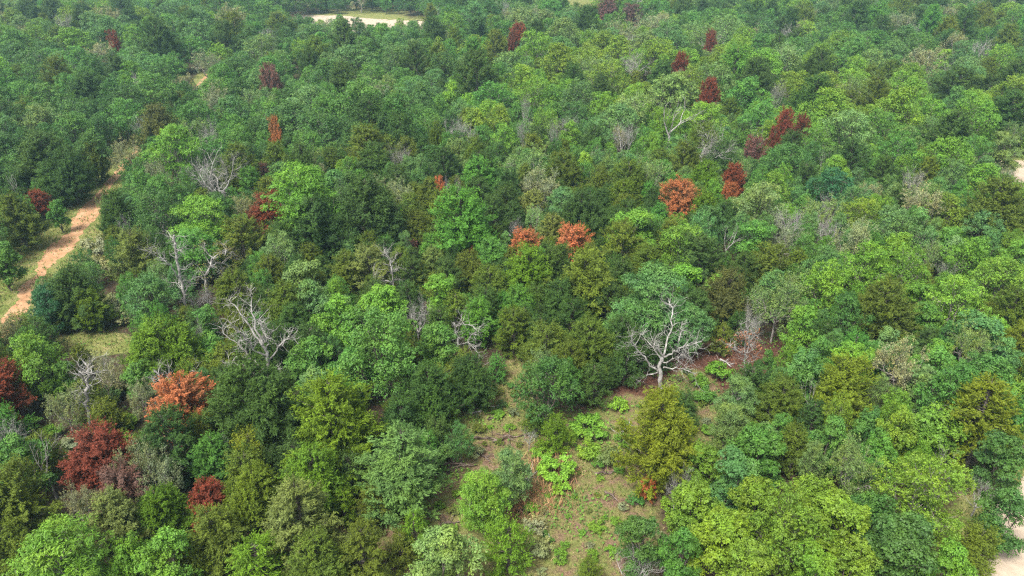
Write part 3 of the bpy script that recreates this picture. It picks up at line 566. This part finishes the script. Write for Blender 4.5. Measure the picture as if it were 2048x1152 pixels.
# ------------------------------------------------------------------ linking
col = sc.collection
def tint_of(t, rr, cedar=False):
    c = np.array(TINT.get(t, (.1, .1, .1))) * (.8 if cedar and t in 'yGV' else 1); j = rr.uniform(.86, 1.16)
    c = np.maximum(c.mean() + (c - c.mean()) * 1.04, .008)
    return tuple(float(v) for v in c * j * np.array([rr.uniform(.94, 1.18), 1, rr.uniform(.88, 1.15)]))
def tag(o, label=None, cat=None, group=None, kind=None):
    if label: o['label'] = label
    if cat: o['category'] = cat
    if group: o['group'] = group
    if kind: o['kind'] = kind
first_crowns = {}
def link_tree(tr):
    k = tr['k']; rr = rnd
    fam = k
    if k == 'O': fam = 'O' if tr['R'] > 2.15 else 'o'
    if k == 'C': fam = 'C' if tr['R'] > 1.3 else 'c'
    lst = PR[fam]; idx = rr.randrange(len(lst)) if tr.get('shape') is None else tr['shape']; p = lst[idx]
    root = bpy.data.objects.new(KIND[k][0], None); col.objects.link(root)
    root.empty_display_size = .3
    root.location = (tr['x'], tr['y'], 0); root.rotation_euler = (rr.gauss(0, .03), rr.gauss(0, .03), rr.uniform(0, 6.283))
    s = tr['R'] / p['R']; root.scale = (s * rr.uniform(.93, 1.07), s * rr.uniform(.93, 1.07), tr['h'] / p['h'])
    t = bpy.data.objects.new('trunk', p['trunk']); col.objects.link(t); t.parent = root
    if p['crown']:
        c = bpy.data.objects.new('crown', p['crown']); col.objects.link(c); c.parent = root
        c['tint'] = tint_of(tr['t'], rr, k == 'C')
        p.setdefault('src', (c, t))
    return root

# which are individuals
for t in trees:
    _, _, dep = proj(t['x'], t['y'], t['h'] * .6); t['dep'] = float(dep); t['size'] = t['R'] / float(dep)
    t['vis'] = in_frame(t['px'], t['py'], t['size'] * FOC * .6)
indiv, rest = [], []
caps = {'O': 296, 'C': 296, 'E': 100, 'W': 120, 'B': 130, 'R': 60, 'S': 200}
for k in KIND:
    L = [t for t in trees if t['k'] == k]
    L.sort(key=lambda t: (t['key'] is None, -t['size'] if t['vis'] else 1))
    n = 0
    for t in L:
        if t['vis'] and n < caps[k]: indiv.append(t); n += 1
        else: rest.append(t)
# merge same-type fill that is too small to single out stays 'rest'

# ---- labels
lms = []
for t in indiv:
    if t['hero']: lms.append((t['px'], t['py'], t['hero'][1], t))
for s in SNAGS:
    q = s[3][0][1]; lms.append((q[-1][0], q[-1][1], s[1], None))
lms += [(150, 470, 'orange dirt track', None), (760, 42, 'far sandy clearing', None), (2010, 1120, 'sand road in the bottom right corner', None), (1150, 8, 'far green field', None)]
ORD = ['nearest', 'second nearest', 'third nearest', 'fourth nearest', 'fifth nearest', 'sixth nearest', 'seventh nearest', 'eighth nearest', 'ninth nearest', 'tenth nearest']
buckets = {}
for t in indiv:
    if t['hero']: continue
    best = min((l for l in lms if l[3] is not t), key=lambda l: math.hypot(l[0] - t['px'], (l[1] - t['py']) * 1.3))
    dx, dy = t['px'] - best[0], t['py'] - best[1]
    if abs(dx) > abs(dy) * 1.2: rel = 'left of' if dx < 0 else 'right of'
    else: rel = 'above' if dy < 0 else 'below'
    word = KIND[t['k']][1]; cw = CW.get(t['t'], 'grey')
    if t['k'] == 'C' and t['R'] < 1.3: word = 'young cedar'
    if t['k'] == 'O' and t['R'] < 1.8: word = 'small tree'
    if t['k'] == 'W': word = 'thin tree'
    buckets.setdefault((cw, word, rel, best[2]), []).append((math.hypot(dx, dy), t))
for (cw, word, rel, lm), L in buckets.items():
    L.sort(key=lambda a: a[0])
    for i, (_, t) in enumerate(L):
        o = '' if len(L) == 1 else (ORD[i] if i < 10 else '%dth nearest' % (i + 1)) + ' '
        t['label'] = f'{o}{cw} {word} {rel} the {lm}'

for t in indiv:
    t['obj'] = link_tree(t)
    k = t['k']; lab = t['hero'][0] if t['hero'] else t['label']
    tag(t['obj'], lab, KIND[k][2], KIND[k][3])

# ---- the rest of the wood: one mass of oaks and the like, one of cedars
def mass(name, items, protos, label, cat):
    if not items: return
    me = bpy.data.meshes.new(name); n = len(items)
    me.vertices.add(n); me.vertices.foreach_set('co', np.array([(t['x'], t['y'], 0) for t in items], float).ravel())
    def att(nm, ty, fld, data):
        a = me.attributes.new(nm, ty, 'POINT'); a.data.foreach_set(fld, np.array(data, float if ty != 'INT' else int).ravel())
    pR, ph = protos[0]['R'], protos[0]['h']
    att('idx', 'INT', 'value', [rnd.randrange(len(protos)) for _ in items])
    att('scl', 'FLOAT_VECTOR', 'vector', [(t['R'] / pR * rnd.uniform(.92, 1.08), t['R'] / pR * rnd.uniform(.92, 1.08), t['h'] / ph) for t in items])
    att('rot', 'FLOAT_VECTOR', 'vector', [(rnd.gauss(0, .03), rnd.gauss(0, .03), rnd.uniform(0, 6.283)) for _ in items])
    att('tint', 'FLOAT_VECTOR', 'vector', [tint_of(t['t'], rnd, 0) for t in items])
    o = bpy.data.objects.new(name, me); col.objects.link(o); tag(o, label, cat, None, 'stuff')
    ng = bpy.data.node_groups.new(name + '_nodes', 'GeometryNodeTree')
    ng.interface.new_socket('Geometry', in_out='INPUT', socket_type='NodeSocketGeometry'); ng.interface.new_socket('Geometry', in_out='OUTPUT', socket_type='NodeSocketGeometry')
    N, L = ng.nodes.new, ng.links.new
    gi, go = N('NodeGroupInput'), N('NodeGroupOutput'); iop = N('GeometryNodeInstanceOnPoints'); jn = N('GeometryNodeJoinGeometry')
    for p in protos:
        j2 = N('GeometryNodeJoinGeometry')
        for src in p['src']:
            oi = N('GeometryNodeObjectInfo'); oi.transform_space = 'ORIGINAL'; oi.inputs['Object'].default_value = src; L(oi.outputs['Geometry'], j2.inputs[0])
        g2 = N('GeometryNodeGeometryToInstance'); L(j2.outputs[0], g2.inputs[0]); L(g2.outputs[0], jn.inputs[0])
    def named(nm, ty):
        a = N('GeometryNodeInputNamedAttribute'); a.data_type = ty; a.inputs[0].default_value = nm; return a.outputs[0]
    L(gi.outputs[0], iop.inputs['Points']); L(jn.outputs[0], iop.inputs['Instance']); iop.inputs['Pick Instance'].default_value = True
    L(named('idx', 'INT'), iop.inputs['Instance Index']); L(named('rot', 'FLOAT_VECTOR'), iop.inputs['Rotation']); L(named('scl', 'FLOAT_VECTOR'), iop.inputs['Scale'])
    L(iop.outputs[0], go.inputs[0])
    md = o.modifiers.new('trees', 'NODES'); md.node_group = ng
usable = lambda fam: [p for p in PR[fam] if 'src' in p]
mass('far_broadleaf_canopy', [t for t in rest if t['k'] in 'OE'], usable('O'), 'unbroken canopy of bluish green round treetops fading into the distance', 'forest')
mass('far_cedar_canopy', [t for t in rest if t['k'] == 'C'], usable('C'), 'dark cedars scattered through the distant canopy', 'forest')
print('trees', len(trees), 'individuals', len(indiv), 'rest', len(rest), {k: sum(1 for t in indiv if t['k'] == k) for k in KIND})

# ------------------------------------------------------------------ the hand-drawn snags
def snag(label, ground, limbs, seed):
    rng = np.random.default_rng(seed); bx, by, t0 = at(*ground); bx0 = ground[0]
    root = bpy.data.objects.new('bare_tree', None); col.objects.link(root); root.location = (bx, by, 0); root.empty_display_size = .3
    tag(root, label, 'dead tree', KIND['B'][3])
    tb = MB(); lb = MB(); tipl = []
    fwd = np.array([bx, by, 0]) / math.hypot(bx, by)
    for i, (r, pts) in enumerate(limbs):
        W = []
        for (px, py) in pts:
            u, v = (px - 1024) / FOC, (py - 576) / FOC
            d = np.array([u, CP - v * SP, -(SP + v * CP)])
            s = math.hypot(bx, by) / np.dot(d, fwd)
            W.append(np.array([0, 0, H]) + d * s - np.array([bx, by, 0]))
        W = np.array(W)
        if i > 0:      # limbs leave the trunk's plane, towards or away from the viewer
            tt = np.linspace(0, 1, len(W))[:, None]; L = np.linalg.norm(W[-1] - W[0]); sgn = rng.choice([-1, 1]) * rng.uniform(.25, .7)
            W = W + fwd * tt * L * sgn
        # resample
        t = np.linspace(0, len(W) - 1, (len(W) - 1) * 3 + 1); P = np.stack([np.interp(t, np.arange(len(W)), W[:, k]) for k in range(3)], 1)
        P[1:-1] += rng.normal(size=(len(P) - 2, 3)) * .05
        if i == 0: P[0, 2] -= .3
        r = r * (.72 if i == 0 else .64)
        r2 = r * (.5 if i == 0 else .22)
        tube(tb if i == 0 else lb, P, np.linspace(r, r2, len(P)), 7 if r > .1 else 5)
        Lm = np.linalg.norm(P[-1] - P[0])
        if i > 0 or r < .16:
            Pm = dict(kids=(1, 3), gnarl=.25, up=.04, spread=1.1, taper=.65)
            for q in range(int(8 + Lm * 4)):
                a = rng.uniform(.3, 1) * (len(P) - 1); j = int(a); base = P[j]; d0 = unit(P[min(j + 1, len(P) - 1)] - P[max(j - 1, 0)])
                side = rvec(rng, 1)[0]; side = unit(side - d0 * np.dot(side, d0))
                grow(rng, lb, base, unit(d0 * .7 + side), rng.uniform(.25, .75) * min(1.3, .5 + Lm * .25), max(.02, r * .22), int(rng.integers(1, 3)), Pm, tipl)
    t = bpy.data.objects.new('trunk', tb.mesh('snag_trunk', M_DEAD, True)); col.objects.link(t); t.parent = root
    b = bpy.data.objects.new('branches', lb.mesh('snag_branches', M_DEAD, True)); col.objects.link(b); b.parent = root
    return root, tipl
for i, s in enumerate(SNAGS):
    root, tips = snag(s[0], s[2], s[3], 300 + i)
    if 'withered' in s[0] or 'mossy' in s[0]:
        rng = np.random.default_rng(5); mb = MB(); tips = [p for p, d in tips if rng.random() < .22]
        P = np.repeat(np.array(tips), 5, 0) + rng.normal(size=(len(tips) * 5, 3)) * .12
        leaves(mb, P, rng.normal(size=P.shape), rng.normal(size=P.shape), .14, .09, rng.random(len(P)))
        c = bpy.data.objects.new('withered_leaves' if 'withered' in s[0] else 'moss', mb.mesh('tuft_leaves', M_LEAF)); col.objects.link(c); c.parent = root
        c['tint'] = (.2, .09, .05) if 'withered' in s[0] else (.14, .15, .04)

# ------------------------------------------------------------------ ground
def axis(a, b, fine0, fine1, step, grow_=1.25):
    v = list(np.arange(fine0, fine1 + 1e-6, step)); s = step
    while v[-1] < b: s *= grow_; v.append(v[-1] + s)
    s = step
    while v[0] > a: s *= grow_; v.insert(0, v[0] - s)
    return np.array(v)
X = axis(-690, 690, -75, 75, .6); Y = axis(-50, 880, 22, 150, .6)
gx, gy = np.meshgrid(X, Y, indexing='xy'); V = np.stack([gx, gy, np.zeros_like(gx)], -1).reshape(-1, 3)
nx, ny = len(X), len(Y); i, j = np.meshgrid(np.arange(ny - 1), np.arange(nx - 1), indexing='ij')
F = np.stack([i * nx + j, i * nx + j + 1, (i + 1) * nx + j + 1, (i + 1) * nx + j], -1).reshape(-1, 4)
vis = V[:, 1] > 12
px, py, _ = proj(V[:, 0], np.maximum(V[:, 1], 12))
ss = lambda d, a, b: np.clip((b - d) / (b - a), 0, 1)
clear = ss(ell(px, py, CLEAR), .75, 1.15) * vis
verge = np.maximum(ss(seg_dist(px, py, TRACK), .75, 1.15), ss(ell(px, py, FIELDS[:2] + [(1150, 20, 55, 34), (720, 58, 165, 32)]), .8, 1.1)) * vis
verge = np.maximum(verge, ss(road_dist(V[:, 0], V[:, 1]), 3.2, 5.2) * .8)
litter = ss(ell(px, py, [(1480, 755, 200, 75), (1300, 790, 120, 60), (900, 850, 60, 40), (600, 700, 60, 40), (730, 1000, 60, 50)]), .5, 1.3) * vis
gm = MB(); gm.add(V, F)
M_GROUND, t, N, L = newmat('woodland_floor')
out = N('ShaderNodeOutputMaterial'); pr = N('ShaderNodeBsdfPrincipled'); pr.inputs['Roughness'].default_value = .95; pr.inputs['Specular IOR Level'].default_value = .05
tc = N('ShaderNodeTexCoord')
def noise(scale, det=5, rough=.6):
    n = N('ShaderNodeTexNoise'); n.inputs['Scale'].default_value = scale; n.inputs['Detail'].default_value = det; n.inputs['Roughness'].default_value = rough; L(tc.outputs['Object'], n.inputs['Vector']); return n.outputs['Fac']
def ramp(f, stops):
    r = N('ShaderNodeValToRGB'); e = r.color_ramp.elements
    while len(e) < len(stops): e.new(.5)
    for q, (p_, c_) in zip(e, stops): q.position = p_; q.color = (*c_, 1)
    L(f, r.inputs[0]); return r.outputs[0]
def mix(f, a, b):
    m = N('ShaderNodeMix'); m.data_type = 'RGBA'
    L(f, m.inputs[0]); L(a, m.inputs[6]); L(b, m.inputs[7]); return m.outputs[2]
def gattr(nm):
    a = N('ShaderNodeAttribute'); a.attribute_name = nm; return a.outputs['Fac']
def mathn(op, a, b):
    m = N('ShaderNodeMath'); m.operation = op
    for k, q in enumerate((a, b)):
        if isinstance(q, (int, float)): m.inputs[k].default_value = q
        else: L(q, m.inputs[k])
    m.use_clamp = True; return m.outputs[0]
def masked(a, n, k=1.6):      # a mask roughened by noise
    return mathn('ADD', mathn('MULTIPLY', a, 1.0), 0) if n is None else mathn('MULTIPLY', mathn('SUBTRACT', mathn('ADD', a, n), .62), k * 2)
base = ramp(noise(1.3, 8), [(.3, (.03, .022, .015)), (.5, (.062, .044, .03)), (.62, (.05, .07, .022)), (.75, (.09, .07, .046))])  # floor under the trees: brown litter, with tree shade darkened into the colour
dirt = ramp(noise(.9, 9, .7), [(.3, (.085, .052, .038)), (.42, (.17, .11, .075)), (.5, (.15, .135, .055)), (.62, (.13, .155, .045)), (.78, (.21, .16, .105))])
gras = ramp(noise(.7, 8, .65), [(.3, (.09, .125, .03)), (.48, (.15, .165, .05)), (.6, (.20, .19, .075)), (.78, (.27, .20, .11))])
litc = ramp(noise(2.2, 8, .7), [(.35, (.05, .024, .018)), (.55, (.10, .048, .034)), (.75, (.15, .09, .062))])
nm1 = noise(.35, 6)
c = mix(masked(gattr('litter'), nm1), base, litc)
c = mix(masked(gattr('clear'), nm1), c, dirt)
c = mix(masked(gattr('verge'), nm1), c, gras)
grassy = mathn('MULTIPLY', gattr('clear'), mathn('MULTIPLY', mathn('SUBTRACT', noise(.22, 5), .475), 6.0))
c = mix(grassy, c, gras)
spk = ramp(noise(7, 3, .8), [(.3, (.5, .5, .5)), (.7, (1.5, 1.5, 1.45))])
mm = N('ShaderNodeMix'); mm.data_type = 'RGBA'; mm.blend_type = 'MULTIPLY'; mm.inputs[0].default_value = 1; L(c, mm.inputs[6]); L(spk, mm.inputs[7])
L(mm.outputs[2], pr.inputs['Base Color'])
bp = N('ShaderNodeBump'); bp.inputs['Strength'].default_value = .8; bp.inputs['Distance'].default_value = .25; L(noise(2.5, 9, .7), bp.inputs['Height']); L(bp.outputs[0], pr.inputs['Normal'])
L(pr.outputs[0], out.inputs[0])
me = gm.mesh('ground', M_GROUND)
for nm, d in (('clear', clear), ('verge', verge), ('litter', litter)):
    a = me.attributes.new(nm, 'FLOAT', 'POINT'); a.data.foreach_set('value', d.astype(float))
g = bpy.data.objects.new('ground', me); col.objects.link(g); tag(g, 'woodland floor of brown litter, dry dirt and patchy grass', 'ground', None, 'structure')

def sandmat(name, a, b, c_):
    m, t, N, L = newmat(name); out = N('ShaderNodeOutputMaterial'); pr = N('ShaderNodeBsdfPrincipled'); pr.inputs['Roughness'].default_value = .9
    tc = N('ShaderNodeTexCoord'); n = N('ShaderNodeTexNoise'); n.inputs['Scale'].default_value = .8; n.inputs['Detail'].default_value = 9; n.inputs['Roughness'].default_value = .65; L(tc.outputs['Object'], n.inputs['Vector'])
    r = N('ShaderNodeValToRGB'); e = r.color_ramp.elements; e.new(.5)
    for q, (p_, k) in zip(e, ((.3, a), (.5, b), (.72, c_))): q.position = p_; q.color = (*k, 1)
    L(n.outputs[0], r.inputs[0]); L(r.outputs[0], pr.inputs['Base Color']); L(pr.outputs[0], out.inputs[0])
    bp = N('ShaderNodeBump'); bp.inputs['Strength'].default_value = .5; bp.inputs['Distance'].default_value = .12; L(n.outputs[0], bp.inputs['Height']); L(bp.outputs[0], pr.inputs['Normal'])
    return m
M_TRACK = sandmat('orange_dirt', (.24, .125, .055), (.36, .195, .095), (.42, .29, .17))
M_SAND = sandmat('pale_sand', (.27, .21, .15), (.36, .29, .215), (.44, .37, .28))
def strip(name, pts, widths, z, mat, label, cat, rough=.35, seed=1, nlanes=5, gaps=0.0):
    rng = np.random.default_rng(seed); P = np.array(pts, float); Wd = np.array(widths, float)
    d = np.r_[0, np.cumsum(np.hypot(*np.diff(P, axis=0).T))]; n = max(8, int(d[-1] / .5)); s = np.linspace(0, d[-1], n)
    C = np.stack([np.interp(s, d, P[:, 0]), np.interp(s, d, P[:, 1])], 1)
    k = np.ones(15) / 15
    C = np.stack([np.convolve(np.pad(C[:, q], 7, 'edge'), k, 'valid') for q in (0, 1)], 1)
    W_ = np.interp(s, d, Wd); T = unit(np.gradient(C, axis=0)); Nn = np.stack([-T[:, 1], T[:, 0]], 1)
    def rough_n(): 
        a = rng.normal(size=n); a = np.convolve(np.pad(a, 3, 'edge'), np.ones(7) / 7, 'valid') * 2.2; return a * rough * .6 + rng.normal(size=n) * rough * .18
    lo = W_ * (1) + rough_n(); hi = W_ * (1) + rough_n()
    lanes = np.linspace(0, 1, nlanes)
    Vv = np.stack([np.concatenate([C - Nn * (lo * (1 - l) - hi * l)[:, None], np.full((n, 1), z)], 1) for l in lanes], 1)
    i, j = np.meshgrid(np.arange(n - 1), np.arange(nlanes - 1), indexing='ij')
    Fq = np.stack([i * nlanes + j, i * nlanes + j + 1, (i + 1) * nlanes + j + 1, (i + 1) * nlanes + j], -1).reshape(-1, 4)
    mb = MB(); mb.add(Vv.reshape(-1, 3), Fq)
    o = bpy.data.objects.new(name, mb.mesh(name, mat)); col.objects.link(o); tag(o, label, cat, None, 'structure'); return o
tp = [(-60, 735, 1.1), (20, 640, 1.0), (52, 588, .9), (76, 552, .75), (100, 520, 1.1), (135, 487, 1.2), (160, 455, 1.3), (177, 432, 1.9), (188, 410, 1.7), (215, 372, .8), (262, 310, .6), (335, 232, .6), (400, 165, .6), (470, 100, .6)]
strip('dirt_track', [at(a, b)[:2] for a, b, _ in tp], [q[2] * .8 for q in tp], .004, M_TRACK, 'worn orange dirt track running through grass at the left', 'track', .5, 3)
strip('sand_road', road_w, [3.0] * (len(road_w) - 4) + [3.2, 4, 4.5, 4.5], .004, M_SAND, 'pale sand road along the right edge', 'road', .35, 4)
sp = [(566, 41), (640, 38), (715, 49), (800, 55), (872, 54)]
strip('sand_clearing', [at(a, b)[:2] for a, b in sp], [9, 11, 15, 19, 13], .004, M_SAND, 'pale sandy clearing far away at the top', 'clearing', 2.0, 5)

# ------------------------------------------------------------------ grass and ground cover in the open places (stuff)
def mask_at(x, y):
    qx, qy, _ = proj(x, y)
    c = ell(qx, qy, CLEAR) < 1.05; v_ = (seg_dist(qx, qy, TRACK) < 1.05) | (ell(qx, qy, FIELDS[:2]) < 1.05) | ((road_dist(x, y) < 4.6) & (road_dist(x, y) > 2.8))
    return c, v_
def vnoise(x, y, s, seed):
    r = np.random.default_rng(seed); out = np.zeros_like(x)
    for _ in range(6):
        a = r.uniform(0, 6.28); k = s * r.uniform(.5, 2.0); out += np.sin((x * math.cos(a) + y * math.sin(a)) * k + r.uniform(0, 6.28))
    return out / 6
N0 = 420000
y_ = np.sqrt(rg.uniform(28 ** 2, 125 ** 2, N0)); x_ = rg.uniform(-1, 1, N0) * (y_ * .75 + 4)
c_, v_ = mask_at(x_, y_)
tqx, tqy, _ = proj(x_, y_)
den = np.where(v_, .5, np.where(c_, np.clip(.22 + .9 * vnoise(x_, y_, .55, 3), .02, .8), 0))
trk = np.array([at(a, b)[:2] for a, b, _ in tp]); td = np.full(N0, 1e9)
for a, b in zip(trk[:-1], trk[1:]):
    L2 = ((b - a) ** 2).sum(); tt = np.clip(((x_ - a[0]) * (b[0] - a[0]) + (y_ - a[1]) * (b[1] - a[1])) / L2, 0, 1)
    td = np.minimum(td, np.hypot(x_ - a[0] - tt * (b[0] - a[0]), y_ - a[1] - tt * (b[1] - a[1])))
den = np.where(td < 1.3, np.where((td < .3) & (vnoise(x_, y_, .8, 77) > -.05), .5, den * .08), den)
keep = rg.random(N0) < den
x_, y_ = x_[keep], y_[keep]; n = len(x_); print('grass', n)
def blades(x, y, hgt, wid, spread):
    m = len(x); P = np.stack([x, y, np.full(m, .0)], 1); d = rg.normal(size=(m, 3)) * spread + [0, 0, 1]; d = unit(d); s = unit(np.cross(d, rg.normal(size=(m, 3))))
    hh = (hgt * rg.uniform(.5, 1.4, m))[:, None]; ww = (wid * rg.uniform(.6, 1.4, m))[:, None]
    return np.stack([P - s * ww * .5, P + s * ww * .5, P + d * hh + s * ww * .2, P + d * hh - s * ww * .2], 1).reshape(-1, 3)
def grassmat(name, stops):
    m, t, N, L = newmat(name); out = N('ShaderNodeOutputMaterial'); pr = N('ShaderNodeBsdfPrincipled'); pr.inputs['Roughness'].default_value = .8; pr.inputs['Specular IOR Level'].default_value = .1
    a = N('ShaderNodeAttribute'); a.attribute_name = 'v'; r = N('ShaderNodeValToRGB'); e = r.color_ramp.elements
    while len(e) < len(stops): e.new(.5)
    for q, (p_, k) in zip(e, stops): q.position = p_; q.color = (*k, 1)
    L(a.outputs['Fac'], r.inputs[0]); L(r.outputs[0], pr.inputs['Base Color']); L(pr.outputs[0], out.inputs[0]); return m
M_GRASS = grassmat('grass_blades', [(0, (.06, .13, .02)), (.4, (.12, .17, .038)), (.65, (.21, .20, .07)), (1, (.33, .23, .12))])
val = np.clip(.5 + .45 * vnoise(x_, y_, .5, 9) + rg.normal(size=n) * .2, 0, 1)
mb = MB(); mb.add(blades(x_, y_, .22, .07, .45), np.arange(4 * n).reshape(-1, 4), np.repeat(val, 4))
o = bpy.data.objects.new('grass', mb.mesh('grass', M_GRASS)); col.objects.link(o); tag(o, 'patchy green and straw-coloured grass on the open ground', 'grass', None, 'stuff')
# tawny tall grass
m = 1700; cc = [(1095, 925, 45, 30), (1075, 985, 45, 30), (1060, 1010, 60, 25), (1110, 960, 40, 20), (1040, 1010, 30, 20)]
P = []
for _ in range(m):
    e = rnd.choice(cc); a = rnd.uniform(0, 6.28); q = math.sqrt(rnd.random()); P.append(at(e[0] + e[2] * q * math.cos(a), e[1] + e[3] * q * math.sin(a))[:2])
P = np.array(P); mb = MB(); mb.add(blades(P[:, 0] + rg.normal(size=m) * .5, P[:, 1] + rg.normal(size=m) * .7, .5, .045, .45), np.arange(4 * m).reshape(-1, 4), np.repeat(rg.random(m), 4))
M_TAWNY = grassmat('dry_stems', [(0, (.26, .12, .06)), (1, (.46, .29, .15))])
o = bpy.data.objects.new('tawny_grass', mb.mesh('tawny_grass', M_TAWNY)); col.objects.link(o); tag(o, 'tall rusty dry grass in the middle of the clearing', 'grass', None, 'stuff')
# low leafy ground cover and leaf litter over clearing and wood floor
N1 = 220000; y_ = np.sqrt(rg.uniform(28 ** 2, 120 ** 2, N1)); x_ = rg.uniform(-1, 1, N1) * (y_ * .75 + 4)
c_, v_ = mask_at(x_, y_); nz = vnoise(x_, y_, .9, 21)
den = np.where(v_, .12, np.where(c_, np.clip((nz - .0) * 2.6, .04, .95), np.clip(nz * 1.2, 0, .4) )); den = np.where(road_dist(x_, y_) < 3.2, 0, den)
keep = rg.random(N1) < den; x_, y_ = x_[keep], y_[keep]; n = len(x_)
P = np.stack([x_, y_, rg.uniform(.04, .28, n)], 1); mb = MB()
leaves(mb, P, rg.normal(size=(n, 3)) * .4 + [0, 0, 1], rg.normal(size=(n, 3)), .2 * rg.uniform(.6, 1.4, n), .13 * rg.uniform(.6, 1.4, n), np.clip(.5 + .5 * vnoise(x_, y_, 1.5, 5) + rg.normal(size=n) * .15, 0, 1))
M_COVER = grassmat('cover_leaves', [(0, (.04, .09, .02)), (.5, (.09, .18, .03)), (1, (.17, .30, .04))])
o = bpy.data.objects.new('ground_cover', mb.mesh('ground_cover', M_COVER)); col.objects.link(o); tag(o, 'low leafy weeds scattered over the woodland floor', 'ground cover', None, 'stuff')
N1 = 90000; y_ = np.sqrt(rg.uniform(28 ** 2, 90 ** 2, N1)); x_ = rg.uniform(-1, 1, N1) * (y_ * .75 + 4); c_, v_ = mask_at(x_, y_)
den = np.where(v_, .02, np.where(c_, np.clip(vnoise(x_, y_, .7, 31) * 1.3, .02, .8), .35)); den = np.where(road_dist(x_, y_) < 3.2, 0, den)
keep = rg.random(N1) < den; x_, y_ = x_[keep], y_[keep]; n = len(x_); mb = MB()
leaves(mb, np.stack([x_, y_, rg.uniform(.01, .05, n)], 1), rg.normal(size=(n, 3)) * .25 + [0, 0, 1], rg.normal(size=(n, 3)), .13, .09, rg.random(n))
M_LITTER = grassmat('fallen_leaves', [(0, (.07, .032, .022)), (.6, (.15, .075, .05)), (1, (.28, .19, .13))])
o = bpy.data.objects.new('leaf_litter', mb.mesh('leaf_litter', M_LITTER)); col.objects.link(o); tag(o, 'reddish brown fallen leaves on the woodland floor', 'leaf litter', None, 'stuff')

# ------------------------------------------------------------------ fallen branches
FB = [(975, 840, 995, 838, 'dark curved fallen branch across the grassy neck of the clearing', 0), (930, 880, 1010, 886, 'long dark fallen limb across the clearing below its grassy neck', 0), (985, 885, 1045, 872, 'dark fallen limb next to the small grey dead bush', 0), (955, 905, 980, 925, 'short dark fallen limb beside the feathery tree in the clearing', 0),
      (885, 930, 950, 932, 'dark fallen limb right of the pale pointed cedar', 0), (1040, 965, 1075, 945, 'pale fallen branch right of the feathery tree in the clearing', 1), (1060, 960, 1040, 985, 'pale forked stick lying below the tawny grass', 1), (1190, 950, 1240, 940, 'dark fallen limb below the tall open cedar', 0),
      (1210, 985, 1235, 1005, 'dark rotting limb in the right part of the clearing', 0), (1080, 1055, 1100, 1075, 'grey fallen branch beside the grey shrubs at the bottom', 1), (880, 1050, 925, 1045, 'dark brush pile limb left of the slim young cedar', 0), (1235, 880, 1255, 850, 'grey fallen branch beside the lime shrubs', 1), (1440, 720, 1462, 735, 'grey fallen branch lying on the red litter', 1),
      (1030, 1025, 1065, 1015, 'dark fallen limb between tawny grass and grey shrubs', 0), (690, 1085, 735, 1070, 'grey fallen branch at the bottom left of the clearing', 1), (940, 830, 985, 815, 'short grey fallen branch left of the grassy neck', 1)]
for i, (a, b, c1, d1, lab, pale) in enumerate(FB):
    rng = np.random.default_rng(600 + i); p = np.array([*at(a, b)[:2], .08]); q = np.array([*at(c1, d1)[:2], .12]); mid = (p + q) / 2
    mb = MB(); pts = bend(rng, p - mid, q - mid, 8, .3); pts[:, 2] = np.abs(pts[:, 2]) + .06; tube(mb, pts, np.linspace(.085, .03, 8), 6)
    L_ = np.linalg.norm(q - p); tl = []
    for k in range(7):
        j = int(rng.integers(1, 7)); d0 = unit(rng.normal(size=3) * [1, 1, .25] + [0, 0, .25]); 
        sub = MB(); grow(rng, sub, pts[j], d0, rng.uniform(.3, .8) * min(L_, 2) * .6, .03, 1, dict(kids=(1, 2), gnarl=.2, up=0, spread=1., taper=.6), tl)
        for vv in sub.v: vv[:, 2] = np.abs(vv[:, 2])
        for vv, ff in zip(sub.v, sub.f): pass
        mb.add(np.vstack(sub.v), np.vstack(sub.f))
    mid[2] = 0
    o = bpy.data.objects.new('fallen_branch', mb.mesh('fallen_branch', M_DEAD if pale else M_DARKWOOD, True)); col.objects.link(o); o.location = mid
    tag(o, lab, 'branch', 'fallen branches in the clearing')

# ------------------------------------------------------------------ haze
if HAZE:
    mb = MB(); x0, x1, y0, y1, z0, z1 = -1100, 1100, -250, 1300, -1.0, H + 4
    Vh = [(x0, y0, z0), (x1, y0, z0), (x1, y1, z0), (x0, y1, z0), (x0, y0, z1), (x1, y0, z1), (x1, y1, z1), (x0, y1, z1)]
    mb.add(Vh, [(0, 3, 2, 1), (4, 5, 6, 7), (0, 1, 5, 4), (1, 2, 6, 5), (2, 3, 7, 6), (3, 0, 4, 7)])
    m, t, N, L = newmat('haze_air'); out = N('ShaderNodeOutputMaterial'); pv = N('ShaderNodeVolumePrincipled')
    pv.inputs['Color'].default_value = (.50, .84, .95, 1); pv.inputs['Density'].default_value = HAZE; pv.inputs['Anisotropy'].default_value = .2
    L(pv.outputs[0], out.inputs['Volume'])
    o = bpy.data.objects.new('haze', mb.mesh('haze', m)); col.objects.link(o); tag(o, 'thin bluish haze over the distant wood', 'haze', None, 'stuff')
